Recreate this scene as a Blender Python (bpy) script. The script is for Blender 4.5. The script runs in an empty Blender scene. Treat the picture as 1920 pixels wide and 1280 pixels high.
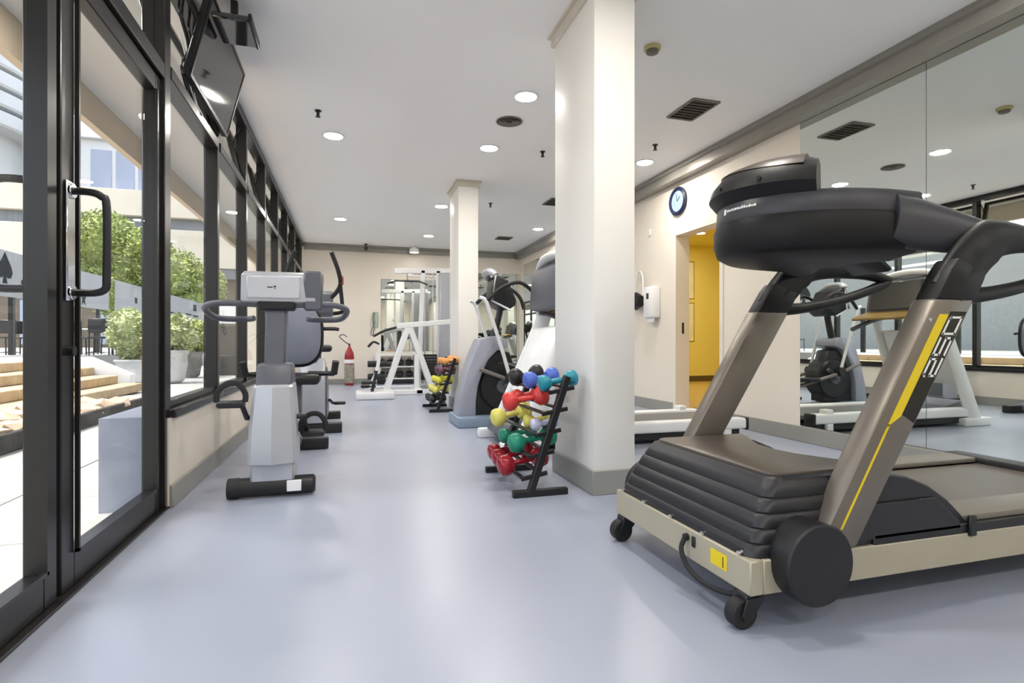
import bpy, bmesh, math, random
from mathutils import Vector, Matrix
R = math.radians
PI = math.pi
random.seed(7)
scene = bpy.context.scene
C = scene.collection

# ------------------------------------------------------------------ camera
cam_d = bpy.data.cameras.new('camera')
cam = bpy.data.objects.new('camera', cam_d); C.objects.link(cam)
cam.location = (0, 0, .9)
cam.rotation_euler = (R(90), 0, -math.atan(305 / 1030))
cam_d.sensor_width = 36; cam_d.lens = 1030 / 1920 * 36
cam_d.shift_y = 3 / 1920; cam_d.clip_start = .02
scene.camera = cam
# ------------------------------------------------------------------ sky, sun, exposure
w = bpy.data.worlds.new('sky'); scene.world = w; w.use_nodes = True
nt = w.node_tree; nt.nodes.clear()
sky = nt.nodes.new('ShaderNodeTexSky'); sky.sky_type = 'NISHITA'; sky.sun_disc = False
sky.sun_elevation = R(66); sky.sun_rotation = R(-95); sky.air_density = 1.0; sky.dust_density = 2.5; sky.ozone_density = .6
hs = nt.nodes.new('ShaderNodeHueSaturation'); hs.inputs['Saturation'].default_value = .45
bg = nt.nodes.new('ShaderNodeBackground'); bg.inputs[1].default_value = .36
ow = nt.nodes.new('ShaderNodeOutputWorld')
nt.links.new(sky.outputs[0], hs.inputs['Color']); nt.links.new(hs.outputs[0], bg.inputs[0]); nt.links.new(bg.outputs[0], ow.inputs[0])
sun_d = bpy.data.lights.new('sun', 'SUN'); sun_d.energy = 3.3; sun_d.angle = R(1.0); sun_d.color = (1, .95, .86)
sun = bpy.data.objects.new('sun', sun_d); C.objects.link(sun)
sun.rotation_euler = Vector((.36, .10, -.93)).to_track_quat('-Z', 'Y').to_euler()
LAMP = 182.0          # radiance of the downlight lenses
vs = scene.view_settings
vs.view_transform = 'Standard'; vs.look = 'None'; vs.gamma = 1; vs.use_curve_mapping = False
vs.exposure = 0.62

# ------------------------------------------------------------------ materials
MATS = {}
def mat(name, col, rough=.5, metal=0, var=.06, vscale=6, bump=0, bscale=60, spec=.5, coat=0, emit=None, estr=0):
    if name in MATS: return MATS[name]
    m = bpy.data.materials.new(name); m.use_nodes = True
    n = m.node_tree.nodes; l = m.node_tree.links
    p = n['Principled BSDF']
    p.inputs['Roughness'].default_value = rough; p.inputs['Metallic'].default_value = metal
    p.inputs['Specular IOR Level'].default_value = spec; p.inputs['Coat Weight'].default_value = coat
    tc = n.new('ShaderNodeTexCoord')
    nz = n.new('ShaderNodeTexNoise'); nz.inputs['Scale'].default_value = vscale; nz.inputs['Detail'].default_value = 4
    l.new(tc.outputs['Object'], nz.inputs['Vector'])
    rp = n.new('ShaderNodeValToRGB')
    a = tuple(max(0, c * (1 - var)) for c in col); b = tuple(min(1, c * (1 + var)) for c in col)
    rp.color_ramp.elements[0].color = (*a, 1); rp.color_ramp.elements[1].color = (*b, 1)
    rp.color_ramp.elements[0].position = .3; rp.color_ramp.elements[1].position = .7
    l.new(nz.outputs['Fac'], rp.inputs[0]); l.new(rp.outputs[0], p.inputs['Base Color'])
    if bump:
        nb = n.new('ShaderNodeTexNoise'); nb.inputs['Scale'].default_value = bscale
        l.new(tc.outputs['Object'], nb.inputs['Vector'])
        bp = n.new('ShaderNodeBump'); bp.inputs['Strength'].default_value = bump; bp.inputs['Distance'].default_value = .01
        l.new(nb.outputs['Fac'], bp.inputs['Height']); l.new(bp.outputs[0], p.inputs['Normal'])
    if emit:
        p.inputs['Emission Color'].default_value = (*emit, 1); p.inputs['Emission Strength'].default_value = estr
    MATS[name] = m
    return m
def srgb(r, g, b):
    f = lambda c: (c / 255 / 12.92) if c <= 10 else ((c / 255 + .055) / 1.055) ** 2.4
    return (f(r), f(g), f(b))
def glass_mat(name, tint, refl=1.0):
    m = bpy.data.materials.new(name); m.use_nodes = True
    n = m.node_tree.nodes; l = m.node_tree.links; n.clear()
    o = n.new('ShaderNodeOutputMaterial'); t = n.new('ShaderNodeBsdfTransparent'); t.inputs[0].default_value = (*tint, 1)
    g = n.new('ShaderNodeBsdfGlossy'); g.inputs['Roughness'].default_value = .005
    lw = n.new('ShaderNodeLayerWeight'); lw.inputs[0].default_value = .5
    pw = n.new('ShaderNodeMath'); pw.operation = 'POWER'; pw.inputs[1].default_value = 5
    mu = n.new('ShaderNodeMath'); mu.operation = 'MULTIPLY_ADD'; mu.inputs[1].default_value = .7 * refl; mu.inputs[2].default_value = .03 * refl
    mx = n.new('ShaderNodeMixShader')
    l.new(lw.outputs['Facing'], pw.inputs[0]); l.new(pw.outputs[0], mu.inputs[0]); l.new(mu.outputs[0], mx.inputs[0]); l.new(t.outputs[0], mx.inputs[1]); l.new(g.outputs[0], mx.inputs[2]); l.new(mx.outputs[0], o.inputs[0])
    MATS[name] = m
    return m
GLASS = glass_mat('window_glass', (.96, .97, .97), .5)
FLOOR = mat('floor_resin', srgb(160, 166, 182), .31, var=.03, vscale=.9, bump=.02, bscale=3, spec=.5)
CEIL = mat('ceiling_paint', srgb(242, 241, 240), .8, var=.01, vscale=.6)
WALL = mat('wall_paint', srgb(232, 223, 209), .6, var=.015, vscale=1.2)
COLM = mat('column_paint', srgb(238, 235, 229), .6, var=.012, vscale=1.2)
SKIRT = mat('skirting_grey', srgb(150, 149, 143), .45, var=.03)
TRIM = mat('cove_trim', srgb(148, 144, 136), .32, metal=.35, var=.03)
FRAME = mat('black_aluminium', srgb(38, 36, 35), .28, metal=.25, var=.08, vscale=3)
MIRROR = mat('mirror_silver', (.80, .84, .80), .012, metal=1, var=.0)
SEAL = mat('black_seal', srgb(18, 18, 18), .6)
DARK = mat('treadmill_black', srgb(23, 23, 24), .48, spec=.3, var=.06, bump=.05, bscale=400)
DARK2 = mat('treadmill_charcoal', srgb(58, 58, 64), .4, var=.04)
BLACKP = mat('black_plastic', srgb(26, 26, 28), .4, var=.1)
RUBBER = mat('black_rubber', srgb(30, 30, 31), .65, var=.1)
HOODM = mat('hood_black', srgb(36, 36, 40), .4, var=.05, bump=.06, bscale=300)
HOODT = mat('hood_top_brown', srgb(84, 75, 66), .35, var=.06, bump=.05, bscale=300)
BEIGE = mat('frame_beige', srgb(182, 174, 152), .4, metal=.15, var=.03)
BRONZE = mat('upright_bronze', srgb(124, 116, 106), .36, metal=.45, var=.03)
BELT = mat('running_belt', srgb(96, 88, 80), .38, var=.06, bump=.1, bscale=250)
SIDER = mat('foot_rail_grey', srgb(120, 114, 104), .4, var=.05)
YELL = mat('yellow_decal', srgb(236, 208, 20), .4, var=.02)
WHITEP = mat('white_plastic', srgb(236, 236, 236), .35, var=.02)
WDECAL = mat('white_decal', srgb(240, 240, 236), .4, var=.0)
SILVER = mat('silver_grey_plastic', srgb(176, 178, 184), .35, metal=.2, var=.03)
BLUEGR = mat('blue_grey_plastic', srgb(128, 132, 146), .4, metal=.15, var=.04)
DGREY = mat('dark_grey_plastic', srgb(92, 94, 102), .4, var=.04)
CHROME = mat('chrome', (.75, .75, .75), .12, metal=1, var=.02)
SCREEN = mat('screen_glass', srgb(40, 38, 38), .06, var=.02, spec=.8)
RED = mat('red_vinyl', srgb(214, 60, 56), .35, var=.06)
DRED = mat('dark_red_vinyl', srgb(150, 22, 38), .18, var=.15, vscale=30)
YELV = mat('yellow_vinyl', srgb(232, 222, 110), .4, var=.05)
GREENV = mat('green_vinyl', srgb(28, 140, 112), .35, var=.06)
TEALV = mat('teal_vinyl', srgb(30, 140, 160), .35, var=.08)
BLUEV = mat('blue_vinyl', srgb(82, 112, 205), .35, var=.06)
PURV = mat('maroon_vinyl', srgb(92, 44, 66), .35, var=.1)
ORANV = mat('orange_vinyl', srgb(232, 160, 84), .4, var=.06)
LAVV = mat('pale_lavender_vinyl', srgb(205, 205, 232), .35, var=.05)
YWALL = mat('yellow_paint', srgb(242, 224, 118), .6, var=.02, vscale=1.5)
LENS = mat('lamp_lens', (1, .95, .86), .5, var=0, emit=(1, .95, .87), estr=LAMP)
BULB = mat('small_bulb', (1, .95, .86), .5, var=0, emit=(1, .95, .87), estr=12)
GRILLE = mat('grille_grey', srgb(112, 106, 98), .5, var=.05)
STONE = mat('paving_stone', srgb(158, 157, 154), .75, var=.05, vscale=4, bump=.15, bscale=50)
TRAV = mat('travertine', srgb(188, 166, 132), .75, var=.14, vscale=5, bump=.2, bscale=30)
RUBBLE = mat('rubble_stone', srgb(190, 168, 146), .85, var=.22, vscale=5, bump=.3, bscale=25)
STUCCO = mat('cream_stucco', srgb(222, 212, 194), .8, var=.03, vscale=1)
BEAMM = mat('beam_beige', srgb(206, 190, 166), .75, var=.02, vscale=1)
SOFFIT = mat('soffit_grey', srgb(206, 206, 204), .8, var=.015, vscale=1)
BWHITE = mat('white_render', srgb(240, 240, 238), .7, var=.02, vscale=.4)
BGREY = mat('grey_band', srgb(132, 136, 142), .7, var=.05, vscale=.6)
BPANE = mat('blue_pane', srgb(176, 184, 206), .25, var=.05, vscale=.3)
AWN = mat('awning_grey', srgb(172, 172, 170), .85, var=.03, vscale=1.2)
AWN2 = mat('logo_black', srgb(34, 34, 34), .8, var=.05)
LEAF = mat('leaf_green', srgb(146, 158, 84), .6, var=.45, vscale=3)
LEAF2 = mat('leaf_pale', srgb(176, 184, 132), .6, var=.35, vscale=5)
BARK = mat('bark', srgb(92, 76, 58), .85, var=.2, bump=.3)
POTM = mat('pot_grey', srgb(196, 196, 194), .7, var=.08)
GCOAT = mat('outer_wall_grey', srgb(150, 154, 168), .6, var=.04)
NAVY = mat('navy_plastic', srgb(24, 34, 66), .35)
CFACE = mat('clock_face', srgb(150, 176, 206), .3, var=.1, vscale=20)
EXTRED = mat('extinguisher_red', srgb(150, 24, 30), .3, var=.08)
EXTBODY = mat('extinguisher_sleeve', srgb(150, 142, 128), .5, var=.3, vscale=14)

# ------------------------------------------------------------------ mesh helpers
def finish(bm, name, m, parent=None, loc=None, smooth=38):
    for f in bm.faces: f.smooth = True
    bmesh.ops.recalc_face_normals(bm, faces=bm.faces[:])
    lim = R(smooth)
    for e in bm.edges:
        e.smooth = len(e.link_faces) == 2 and e.calc_face_angle(0) < lim
    me = bpy.data.meshes.new(name); bm.to_mesh(me); bm.free()
    me.materials.append(m)
    o = bpy.data.objects.new(name, me); C.objects.link(o)
    if parent: o.parent = parent
    if loc: o.location = loc
    return o
def merge(bm, b2, M=None):
    if M is not None: b2.transform(M)
    me = bpy.data.meshes.new('t'); b2.to_mesh(me); b2.free(); bm.from_mesh(me); bpy.data.meshes.remove(me)
def box(bm, x0, x1, y0, y1, z0, z1, bev=0, M=None, seg=1):
    b = bmesh.new(); bmesh.ops.create_cube(b, size=1)
    for v in b.verts:
        v.co = Vector(((x0 + x1) / 2 + v.co.x * (x1 - x0), (y0 + y1) / 2 + v.co.y * (y1 - y0), (z0 + z1) / 2 + v.co.z * (z1 - z0)))
    if bev: bmesh.ops.bevel(b, geom=b.edges[:], offset=bev, segments=seg, profile=.5, affect='EDGES')
    merge(bm, b, M)
def prism(bm, pts, axis, a0, a1, bev=0, M=None, seg=1):
    """polygon pts extruded along axis 'x' | 'y' | 'z' from a0 to a1"""
    b = bmesh.new()
    def mk(p, a): return {'y': (p[0], a, p[1]), 'x': (a, p[0], p[1]), 'z': (p[0], p[1], a)}[axis]
    A = [b.verts.new(mk(p, a0)) for p in pts]; B = [b.verts.new(mk(p, a1)) for p in pts]
    n = len(pts)
    b.faces.new(A); b.faces.new(B[::-1])
    for i in range(n): b.faces.new((A[i], A[(i + 1) % n], B[(i + 1) % n], B[i]))
    bmesh.ops.recalc_face_normals(b, faces=b.faces[:])
    if bev: bmesh.ops.bevel(b, geom=b.edges[:], offset=bev, segments=seg, profile=.5, affect='EDGES')
    merge(bm, b, M)
def loft(bm, rings, cap=True, closed=True):
    V = [[bm.verts.new(p) for p in r] for r in rings]
    n = len(rings[0])
    for a, b in zip(V, V[1:]):
        for i in range(n if closed else n - 1):
            try: bm.faces.new((a[i], a[(i + 1) % n], b[(i + 1) % n], b[i]))
            except ValueError: pass
    if cap and closed:
        bm.faces.new(V[0][::-1]); bm.faces.new(V[-1])
def catmull(pts, k=6):
    pts = [Vector(p) for p in pts]
    if len(pts) < 3: return pts
    P = [2 * pts[0] - pts[1]] + pts + [2 * pts[-1] - pts[-2]]
    out = []
    for i in range(1, len(P) - 2):
        p0, p1, p2, p3 = P[i - 1:i + 3]
        for j in range(k):
            t = j / k
            out.append(.5 * (2 * p1 + (p2 - p0) * t + (2 * p0 - 5 * p1 + 4 * p2 - p3) * t * t + (3 * p1 - p0 - 3 * p2 + p3) * t ** 3))
    out.append(pts[-1]); return out
def tube(bm, pts, r, n=10, smooth=0, up=(0, 0, 1), rect=None):
    """swept tube; r number or (half width, half height) or list per point; rect = square section"""
    pts = catmull(pts, smooth) if smooth else [Vector(p) for p in pts]
    rings = []; up = Vector(up); N = len(pts)
    for i, p in enumerate(pts):
        t = (pts[min(i + 1, N - 1)] - pts[max(i - 1, 0)]).normalized()
        s = t.cross(up)
        if s.length < 1e-3: s = t.cross(Vector((1, 0, 0)))
        s.normalize(); q = s.cross(t).normalized()
        rr = r
        if isinstance(r, list):
            f = i / (N - 1) * (len(r) - 1); k = min(int(f), len(r) - 2); f -= k
            A, B = r[k], r[k + 1]
            if isinstance(A, tuple): rr = (A[0] * (1 - f) + B[0] * f, A[1] * (1 - f) + B[1] * f)
            else: rr = A * (1 - f) + B * f
        a, b = rr if isinstance(rr, tuple) else (rr, rr)
        if rect:
            e = .82
            rings.append([p + s * x * a + q * y * b for x, y in ((1, e), (e, 1), (-e, 1), (-1, e), (-1, -e), (-e, -1), (e, -1), (1, -e))])
        else:
            rings.append([p + s * math.cos(2 * PI * j / n) * a + q * math.sin(2 * PI * j / n) * b for j in range(n)])
    loft(bm, rings)
def cyl(bm, p0, p1, r, n=20, bev=0):
    p0, p1 = Vector(p0), Vector(p1); d = (p1 - p0)
    if bev:
        u = d.normalized() * bev
        tube(bm, [p0, p0 + u * .01, p0 + u, p1 - u, p1 - u * .01, p1], 0, n) if False else None
        t = d.normalized(); s = t.orthogonal().normalized(); q = t.cross(s)
        rings = []
        for p, rr in ((p0, r - bev), (p0 + u, r), (p1 - u, r), (p1, r - bev)):
            rings.append([p + (s * math.cos(2 * PI * j / n) + q * math.sin(2 * PI * j / n)) * rr for j in range(n)])
        loft(bm, rings)
    else:
        t = d.normalized(); s = t.orthogonal().normalized(); q = t.cross(s)
        loft(bm, [[p + (s * math.cos(2 * PI * j / n) + q * math.sin(2 * PI * j / n)) * r for j in range(n)] for p in (p0, p1)])
def lathe(bm, prof, center=(0, 0, 0), n=24, axis='z'):
    rings = []
    for r, h in prof:
        ring = []
        for j in range(n):
            a = 2 * PI * j / n; x, y = math.cos(a) * max(r, 1e-4), math.sin(a) * max(r, 1e-4)
            v = {'z': (x, y, h), 'x': (h, x, y), 'y': (x, h, y)}[axis]
            ring.append(Vector(v) + Vector(center))
        rings.append(ring)
    loft(bm, rings)
def B(): return bmesh.new()
def P(name, m, parent, fn, *a, smooth=38, **k):
    """one part: fn(bm, *a, **k) then link"""
    if fn is tube:
        k['smooth'] = 0 if smooth == 38 else smooth
        smooth = 20 if k.get('rect') else 60
    bm = B(); fn(bm, *a, **k)
    return finish(bm, name, m, parent, smooth=smooth)
def thing(name, label, cat, loc=(0, 0, 0), rz=0, group=None):
    o = bpy.data.objects.new(name, None); C.objects.link(o); o.empty_display_size = .1
    o.location = loc; o.rotation_euler = (0, 0, rz)
    o['label'] = label; o['category'] = cat
    if group: o['group'] = group
    return o
def tag(o, label, cat, group=None):
    o['label'] = label; o['category'] = cat
    if group: o['group'] = group
    return o
def struct(o): o['kind'] = 'structure'; return o
def sroot(name, loc=(0, 0, 0)):
    o = bpy.data.objects.new(name, None); C.objects.link(o); o.location = loc; o['kind'] = 'structure'; return o
def copy_tree(o, parent=None):
    c = o.copy(); C.objects.link(c)
    if parent: c.parent = parent
    for ch in o.children: copy_tree(ch, c)
    return c

# ------------------------------------------------------------------ room shell
XL, XR, YB, YF, H = -1.0, 3.97, 12.7, -3.2, 3.07
struct(P('floor', FLOOR, None, box, XL - .12, XR + .18, YF - .15, YB + .15, -.15, 0))
struct(P('ceiling', CEIL, None, box, XL - .06, XR + .18, YF - .15, YB + .15, H, H + .3))
struct(P('wall_back', WALL, None, box, XL - .25, XR + .18, YB, YB + .15, 0, H))
struct(P('wall_front', WALL, None, box, XL - .25, XR + .18, YF - .15, YF, 0, H))
D0, D1, DT = 5.21, 6.09, 2.27
def wr(bm):
    box(bm, XR, XR + .18, YF, D0, 0, H); box(bm, XR, XR + .18, D1, YB, 0, H); box(bm, XR, XR + .18, D0, D1, DT, H)
struct(P('wall_right', WALL, None, wr))
WY0 = 3.40
def wl(bm):
    box(bm, XL - .02, XL + .06, WY0, YB, 0, .49)
struct(P('wall_left', WALL, None, wl))
struct(P('wall_outer_left', GCOAT, None, box, XL - .27, XL - .02, WY0, YB, 0, .5))
struct(P('baseboard_left', SKIRT, None, box, XL + .06, XL + .078, WY0, YB, 0, .125, .004))
def bb(bm):
    box(bm, XL + .08, XR, YB - .016, YB, 0, .11, .004)
struct(P('baseboard_back', SKIRT, None, bb))
def br(bm):
    box(bm, XR - .016, XR, YF, D0 - .06, 0, .14, .004); box(bm, XR - .016, XR, D1 + .06, YB - .02, 0, .14, .004)
struct(P('baseboard_right', SKIRT, None, br))
# cove trims below the ceiling
def cove(bm):
    prism(bm, [(3.81, H), (3.81, H - .05), (3.835, H - .06), (3.835, 2.915), (XR, 2.915), (XR, H)], 'y', YF, YB)
struct(P('trim_1', TRIM, None, cove))
def cove2(bm):
    prism(bm, [(YB - .10, H), (YB - .10, H - .04), (YB - .07, H - .05), (YB - .07, 2.93), (YB, 2.93), (YB, H)], 'x', XL + .06, 3.81)
struct(P('trim_2', TRIM, None, cove2))
# door opening: jamb casing of the corridor door
ds = sroot('door_3')
def jamb(bm):
    box(bm, XR - .012, XR + .19, D1 - .012, D1 + .05, 0, DT + .05, .003); box(bm, XR - .012, XR + .19, D0 - .05, D0 + .012, 0, DT + .05, .003)
    box(bm, XR - .011, XR + .19, D0 + .012, D1 - .012, DT - .012, DT + .05)
P('door_lining', WALL, ds, jamb)
P('strike_plate', BLACKP, ds, box, XR + .08, XR + .11, D1 - .017, D1 - .011, 1.02, 1.16, .002)
# corridor beyond
CX1, CY0, CY1 = 9.2, 4.4, 11.2
struct(P('floor_corridor', mat('corridor_floor', srgb(196, 164, 84), .35, var=.04), None, box, XR + .18, CX1, CY0, CY1, -.15, -.0))
struct(P('ceiling_corridor', YWALL, None, box, XR + .18, CX1, CY0, CY1, 3.2, 3.3))
def cw(bm):
    box(bm, XR + .18, CX1, CY1, CY1 + .1, 0, 3.3); box(bm, XR + .18, CX1, CY0 - .1, CY0, 0, 3.3); box(bm, CX1, CX1 + .1, CY0, CY1, 0, 3.3)
struct(P('wall_corridor', YWALL, None, cw))
struct(P('baseboard_corridor', mat('dark_skirting', srgb(96, 78, 40), .5), None, box, XR + .18, CX1, CY1 - .02, CY1, 0, .13))

# ------------------------------------------------------------------ columns
def column(y0, y1, label):
    t = thing('column', label, 'column', (1.525, (y0 + y1) / 2, 0), group=None)
    hx, hy = .135, (y1 - y0) / 2
    P('shaft', COLM, t, box, -hx, hx, -hy, hy, 0, H, .008, seg=2)
    P('plinth', SKIRT, t, box, -hx - .015, hx + .015, -hy - .015, hy + .015, 0, .145, .004)
    def cap(bm):
        box(bm, -hx - .022, hx + .022, -hy - .022, hy + .022, H - .085, H - .018, .004); box(bm, -hx - .04, hx + .04, -hy - .04, hy + .04, H - .02, H)
    P('capital_trim', mat('capital_paint', srgb(205, 198, 184), .5), t, cap)
column(2.98, 3.63, 'near cream square column beside the dumbbell rack and black treadmill')
column(7.2, 7.85, 'far cream square column behind the elliptical trainer')

# ------------------------------------------------------------------ mirrors
def mirror(y0, y1, z0, z1, label, grp='frameless wall mirror panels'):
    t = thing('wall_mirror', label, 'mirror', (XR, (y0 + y1) / 2, z0), group=grp)
    hw = (y1 - y0) / 2
    P('mirror_glass', MIRROR, t, box, -.008, -.001, -hw + .002, hw - .002, 0, z1 - z0)
    P('edge', SEAL, t, box, -.0065, 0, -hw, hw, -.003, z1 - z0 + .003)
mirror(2.93, 4.08, .15, 2.912, 'tall mirror panel between the white wall and the seam above the treadmill console')
mirror(1.78, 2.93, .15, 2.912, 'tall mirror panel at the far right behind the treadmill arm')
mirror(.63, 1.78, .15, 2.912, 'tall mirror panel outside the frame beside the treadmill belt end')
mirror(-.52, .63, .15, 2.912, 'tall mirror panel outside the frame right of the camera')
mirror(7.3, 9.6, .15, 2.75, 'wide mirror on the right wall behind the elliptical trainer')
mirror(9.6, 12.4, .15, 2.75, 'wide mirror on the right wall nearest the back corner')
t = thing('wall_mirror', 'mirror on the back wall behind the white multi gym', 'mirror', (1.35, YB, .72))
P('mirror_glass', MIRROR, t, box, -.66, .66, -.008, -.001, 0, 1.62)
P('edge', SEAL, t, box, -.665, .665, -.006, 0, -.004, 1.624)

t = thing('wall_mirror', 'mirror on the back wall right of the far column', 'mirror', (3.4, YB, .15))
P('mirror_glass', MIRROR, t, box, -.53, .53, -.008, -.001, 0, 2.4)
P('edge', SEAL, t, box, -.535, .535, -.006, 0, -.004, 2.404)
# ------------------------------------------------------------------ windows (left wall)
MY = [3.43 + i * 1.215 for i in range(8)] + [YB - .04]
TZ = 2.40
FT = H - .03
def winbay(i, y0, y1, open_):
    t = sroot('window_%d' % (i + 1), (XL, (y0 + y1) / 2, .5))
    hw = (y1 - y0) / 2
    P('mullion', FRAME, t, box, -.05, .045, -hw - .032, -hw + .032, 0, FT - .5, .004)
    P('sill', FRAME, t, box, -.06, .085, -hw, hw, -.012, .035, .005)
    P('sill_bead', FRAME, t, box, -.03, .03, -hw + .03, hw - .03, .035, .075, .004)
    P('transom', FRAME, t, box, -.045, .055, -hw + .032, hw - .032, TZ - .5 - .035, TZ - .5 + .035, .004)
    P('head_rail', FRAME, t, box, -.05, .05, -hw, hw, FT - .5 - .05, FT - .5 + .03, .004)
    P('pane', GLASS, t, box, -.004, .004, -hw + .03, hw - .03, .07, TZ - .5 - .03)
    # top-hung light, tilted
    s = bpy.data.objects.new('top_light', None); C.objects.link(s); s.parent = t
    hz = FT - TZ - .085
    s.location = (.0, 0, TZ - .5 + .037)
    s.rotation_euler = (0, R(-14 if open_ else 0), 0)
    a = hw - .036
    def sash(bm):
        for yy in (-a, a - .045): box(bm, -.02, .02, yy, yy + .045, 0, hz, .003)
        for zz in (0, hz - .045): box(bm, -.02, .02, -a + .045, a - .045, zz, zz + .045, .003)
    P('sash', FRAME, s, sash)
    P('pane', GLASS, s, box, -.003, .003, -a + .04, a - .04, .04, hz - .04)
    if open_:
        def stay(bm):
            for sg in (-1, 1):
                tube(bm, [(.0, sg * (a - .02), hz * .55), (.06, sg * (a - .02), hz * .8), (.115, sg * (a - .01), hz * .92)], .007, 6)
        P('stay', FRAME, s, stay)
for i in range(8): winbay(i, MY[i], MY[i + 1], i in (0, 1, 2, 3, 4, 5, 6))
# door pair with fixed light above
def leaf(n, y0, y1, handle_side):
    t = sroot('door_%d' % n, (XL, (y0 + y1) / 2, .012))
    hw = (y1 - y0) / 2; dz = 2.30
    P('stile', FRAME, t, box, -.03, .03, -hw, -hw + .095, 0, dz, .004)
    P('stile', FRAME, t, box, -.03, .03, hw - .085, hw, 0, dz, .004)
    P('rail', FRAME, t, box, -.03, .03, -hw + .095, hw - .085, 0, .12, .004)
    P('rail', FRAME, t, box, -.03, .03, -hw + .095, hw - .085, dz - .09, dz, .004)
    P('pane', GLASS, t, box, -.004, .004, -hw + .09, hw - .08, .11, dz - .085)
    hy = (-hw + .045) if handle_side < 0 else hw - .045
    def bead(bm):
        box(bm, .03, .045, -hw + .095, -hw + .107, .12, dz - .09); box(bm, .03, .045, hw - .097, hw - .085, .12, dz - .09)
        box(bm, .03, .045, -hw + .095, hw - .085, .12, .132)
    P('glazing_bead', FRAME, t, bead)
    return t, hy
d1, hy = leaf(1, 2.30, 3.36, -1)
hd = P('handle', BLACKP, d1, tube, [(.03, hy, 1.435), (.10, hy, 1.435), (.135, hy, 1.42), (.15, hy, 1.385), (.15, hy, 1.13), (.145, hy, 1.085), (.11, hy, 1.07), (.03, hy, 1.07)], .0135, 12, smooth=4, up=(0, 1, 0))
def plate(bm):
    box(bm, .03, .042, hy - .03, hy + .03, 1.04, 1.47, .004); 
    for z in (1.07, 1.435): cyl(bm, (.038, hy, z), (.05, hy, z), .028, 16, .003)
P('back_plate', CHROME, hd, plate)
P('lock_cylinder', BLACKP, d1, cyl, (.03, hy + .005, .86), (.05, hy + .005, .86), .018)
d2, hy2 = leaf(2, 1.20, 2.27, 1)
hd2 = P('handle', BLACKP, d2, tube, [(-.03, hy2, 1.435), (-.10, hy2, 1.435), (-.135, hy2, 1.42), (-.15, hy2, 1.385), (-.15, hy2, 1.13), (-.145, hy2, 1.085), (-.11, hy2, 1.07), (-.03, hy2, 1.07)], .0135, 12, smooth=4, up=(0, 1, 0))
fr = sroot('trim_3', (XL, 0, 0))
def dframe(bm):
    box(bm, -.06, .05, 3.36, 3.46, 0, FT, .004)
    box(bm, -.06, .05, 1.12, 1.20, 0, FT, .004)
    box(bm, -.06, .05, 1.2, 3.36, 2.32, 2.40, .004)
    box(bm, -.05, .05, 1.2, 3.36, FT - .05, FT + .03, .004)
    box(bm, -.05, .05, 2.25, 2.31, 2.40, FT - .05, .004)
P('door_frame', FRAME, fr, dframe)
P('threshold', FRAME, fr, box, -.07, .06, 1.12, 3.46, 0, .012, .002)
P('pane', GLASS, fr, box, -.004, .004, 1.2, 2.25, 2.4, FT - .05)
P('pane', GLASS, fr, box, -.004, .004, 2.31, 3.36, 2.4, FT - .05)
# glazing continues behind the camera
for i, (a, b) in enumerate(((-.1, 1.12), (-1.3, -.1), (-2.5, -1.3))):
    t = sroot('window_%d' % (9 + i), (XL, (a + b) / 2, 0)); hw = (b - a) / 2
    def fx(bm):
        box(bm, -.05, .045, -hw - .03, -hw + .03, 0, FT, .004)
        for z in (0, TZ - .04, FT - .05): box(bm, -.05, .05, -hw + .03, hw, z, z + .08, .004)
    P('frame', FRAME, t, fx)
    P('pane', GLASS, t, box, -.004, .004, -hw + .03, hw, .08, FT - .03)
struct(P('wall_left_end', WALL, None, box, XL - .1, XL + .06, YF, -2.53, 0, H))
struct(P('wall_left_header', FRAME, None, box, XL - .06, XL + .05, YF, YB, FT + .03, H))

# ------------------------------------------------------------------ ceiling fittings
def downlight(x, y, label, z=H, grp='lit round ceiling downlights'):
    t = thing('ceiling_downlight', label, 'downlight', (x, y, z), group=grp)
    P('bezel', WHITEP, t, lathe, [(.112, 0), (.118, -.006), (.108, -.011), (.094, -.009), (.09, 0)], n=28)
    P('lens', LENS, t, lathe, [(.09, -.001), (.09, -.0075), (.05, -.009), (0, -.009)], n=28)
    return t
for x, y, l in ((1.49, 4.6, 'largest lit round downlight, just left of the near column top'),
                (-.16, 6.04, 'lit round downlight near the windows, left of the ceiling grille row'),
                (1.49, 5.93, 'lit round downlight behind the round ceiling grille, between the two columns'),
                (3.4, 5.87, 'lit round downlight right of the near column, above the clock wall'),
                (-.15, 10.05, 'lit round downlight near the far end of the windows'),
                (1.54, 11.14, 'lit round downlight closest to the back wall, left of the far column'),
                (3.44, 9.87, 'lit round downlight near the back right corner'),
                (1.40, 8.67, 'lit round downlight half hidden behind the top of the far column'),
                (-.16, 2.2, 'lit round downlight above the glass doors, outside the frame'),
                (1.49, 1.9, 'lit round downlight above the treadmill front, outside the frame'),
                (3.2, 1.9, 'lit round downlight above the treadmill belt, outside the frame'),
                (-.16, -1.2, 'lit round downlight behind the camera on the window side'),
                (1.49, -1.2, 'lit round downlight behind the camera in the middle'),
                (3.2, -1.2, 'lit round downlight behind the camera on the mirror side')):
    downlight(x, y, l)
downlight(7.04, 9.9, 'lit round downlight in the yellow corridor ceiling', 3.2)
downlight(7.6, 7.0, 'lit round downlight on the far side of the corridor, hidden by the wall', 3.2)  # added out of view to brighten the corridor, like the next two
downlight(5.2, 6.6, 'lit round downlight inside the corridor door, hidden by the wall', 3.2)  # added fill lamp for the corridor, unseen
downlight(5.4, 9.6, 'lit round downlight deep in the yellow corridor, hidden by the wall', 3.2)  # another unseen lamp added to light the yellow walls
downlight(-1.75, 3.85, 'round downlight in the outdoor canopy soffit', 3.14)
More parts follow.
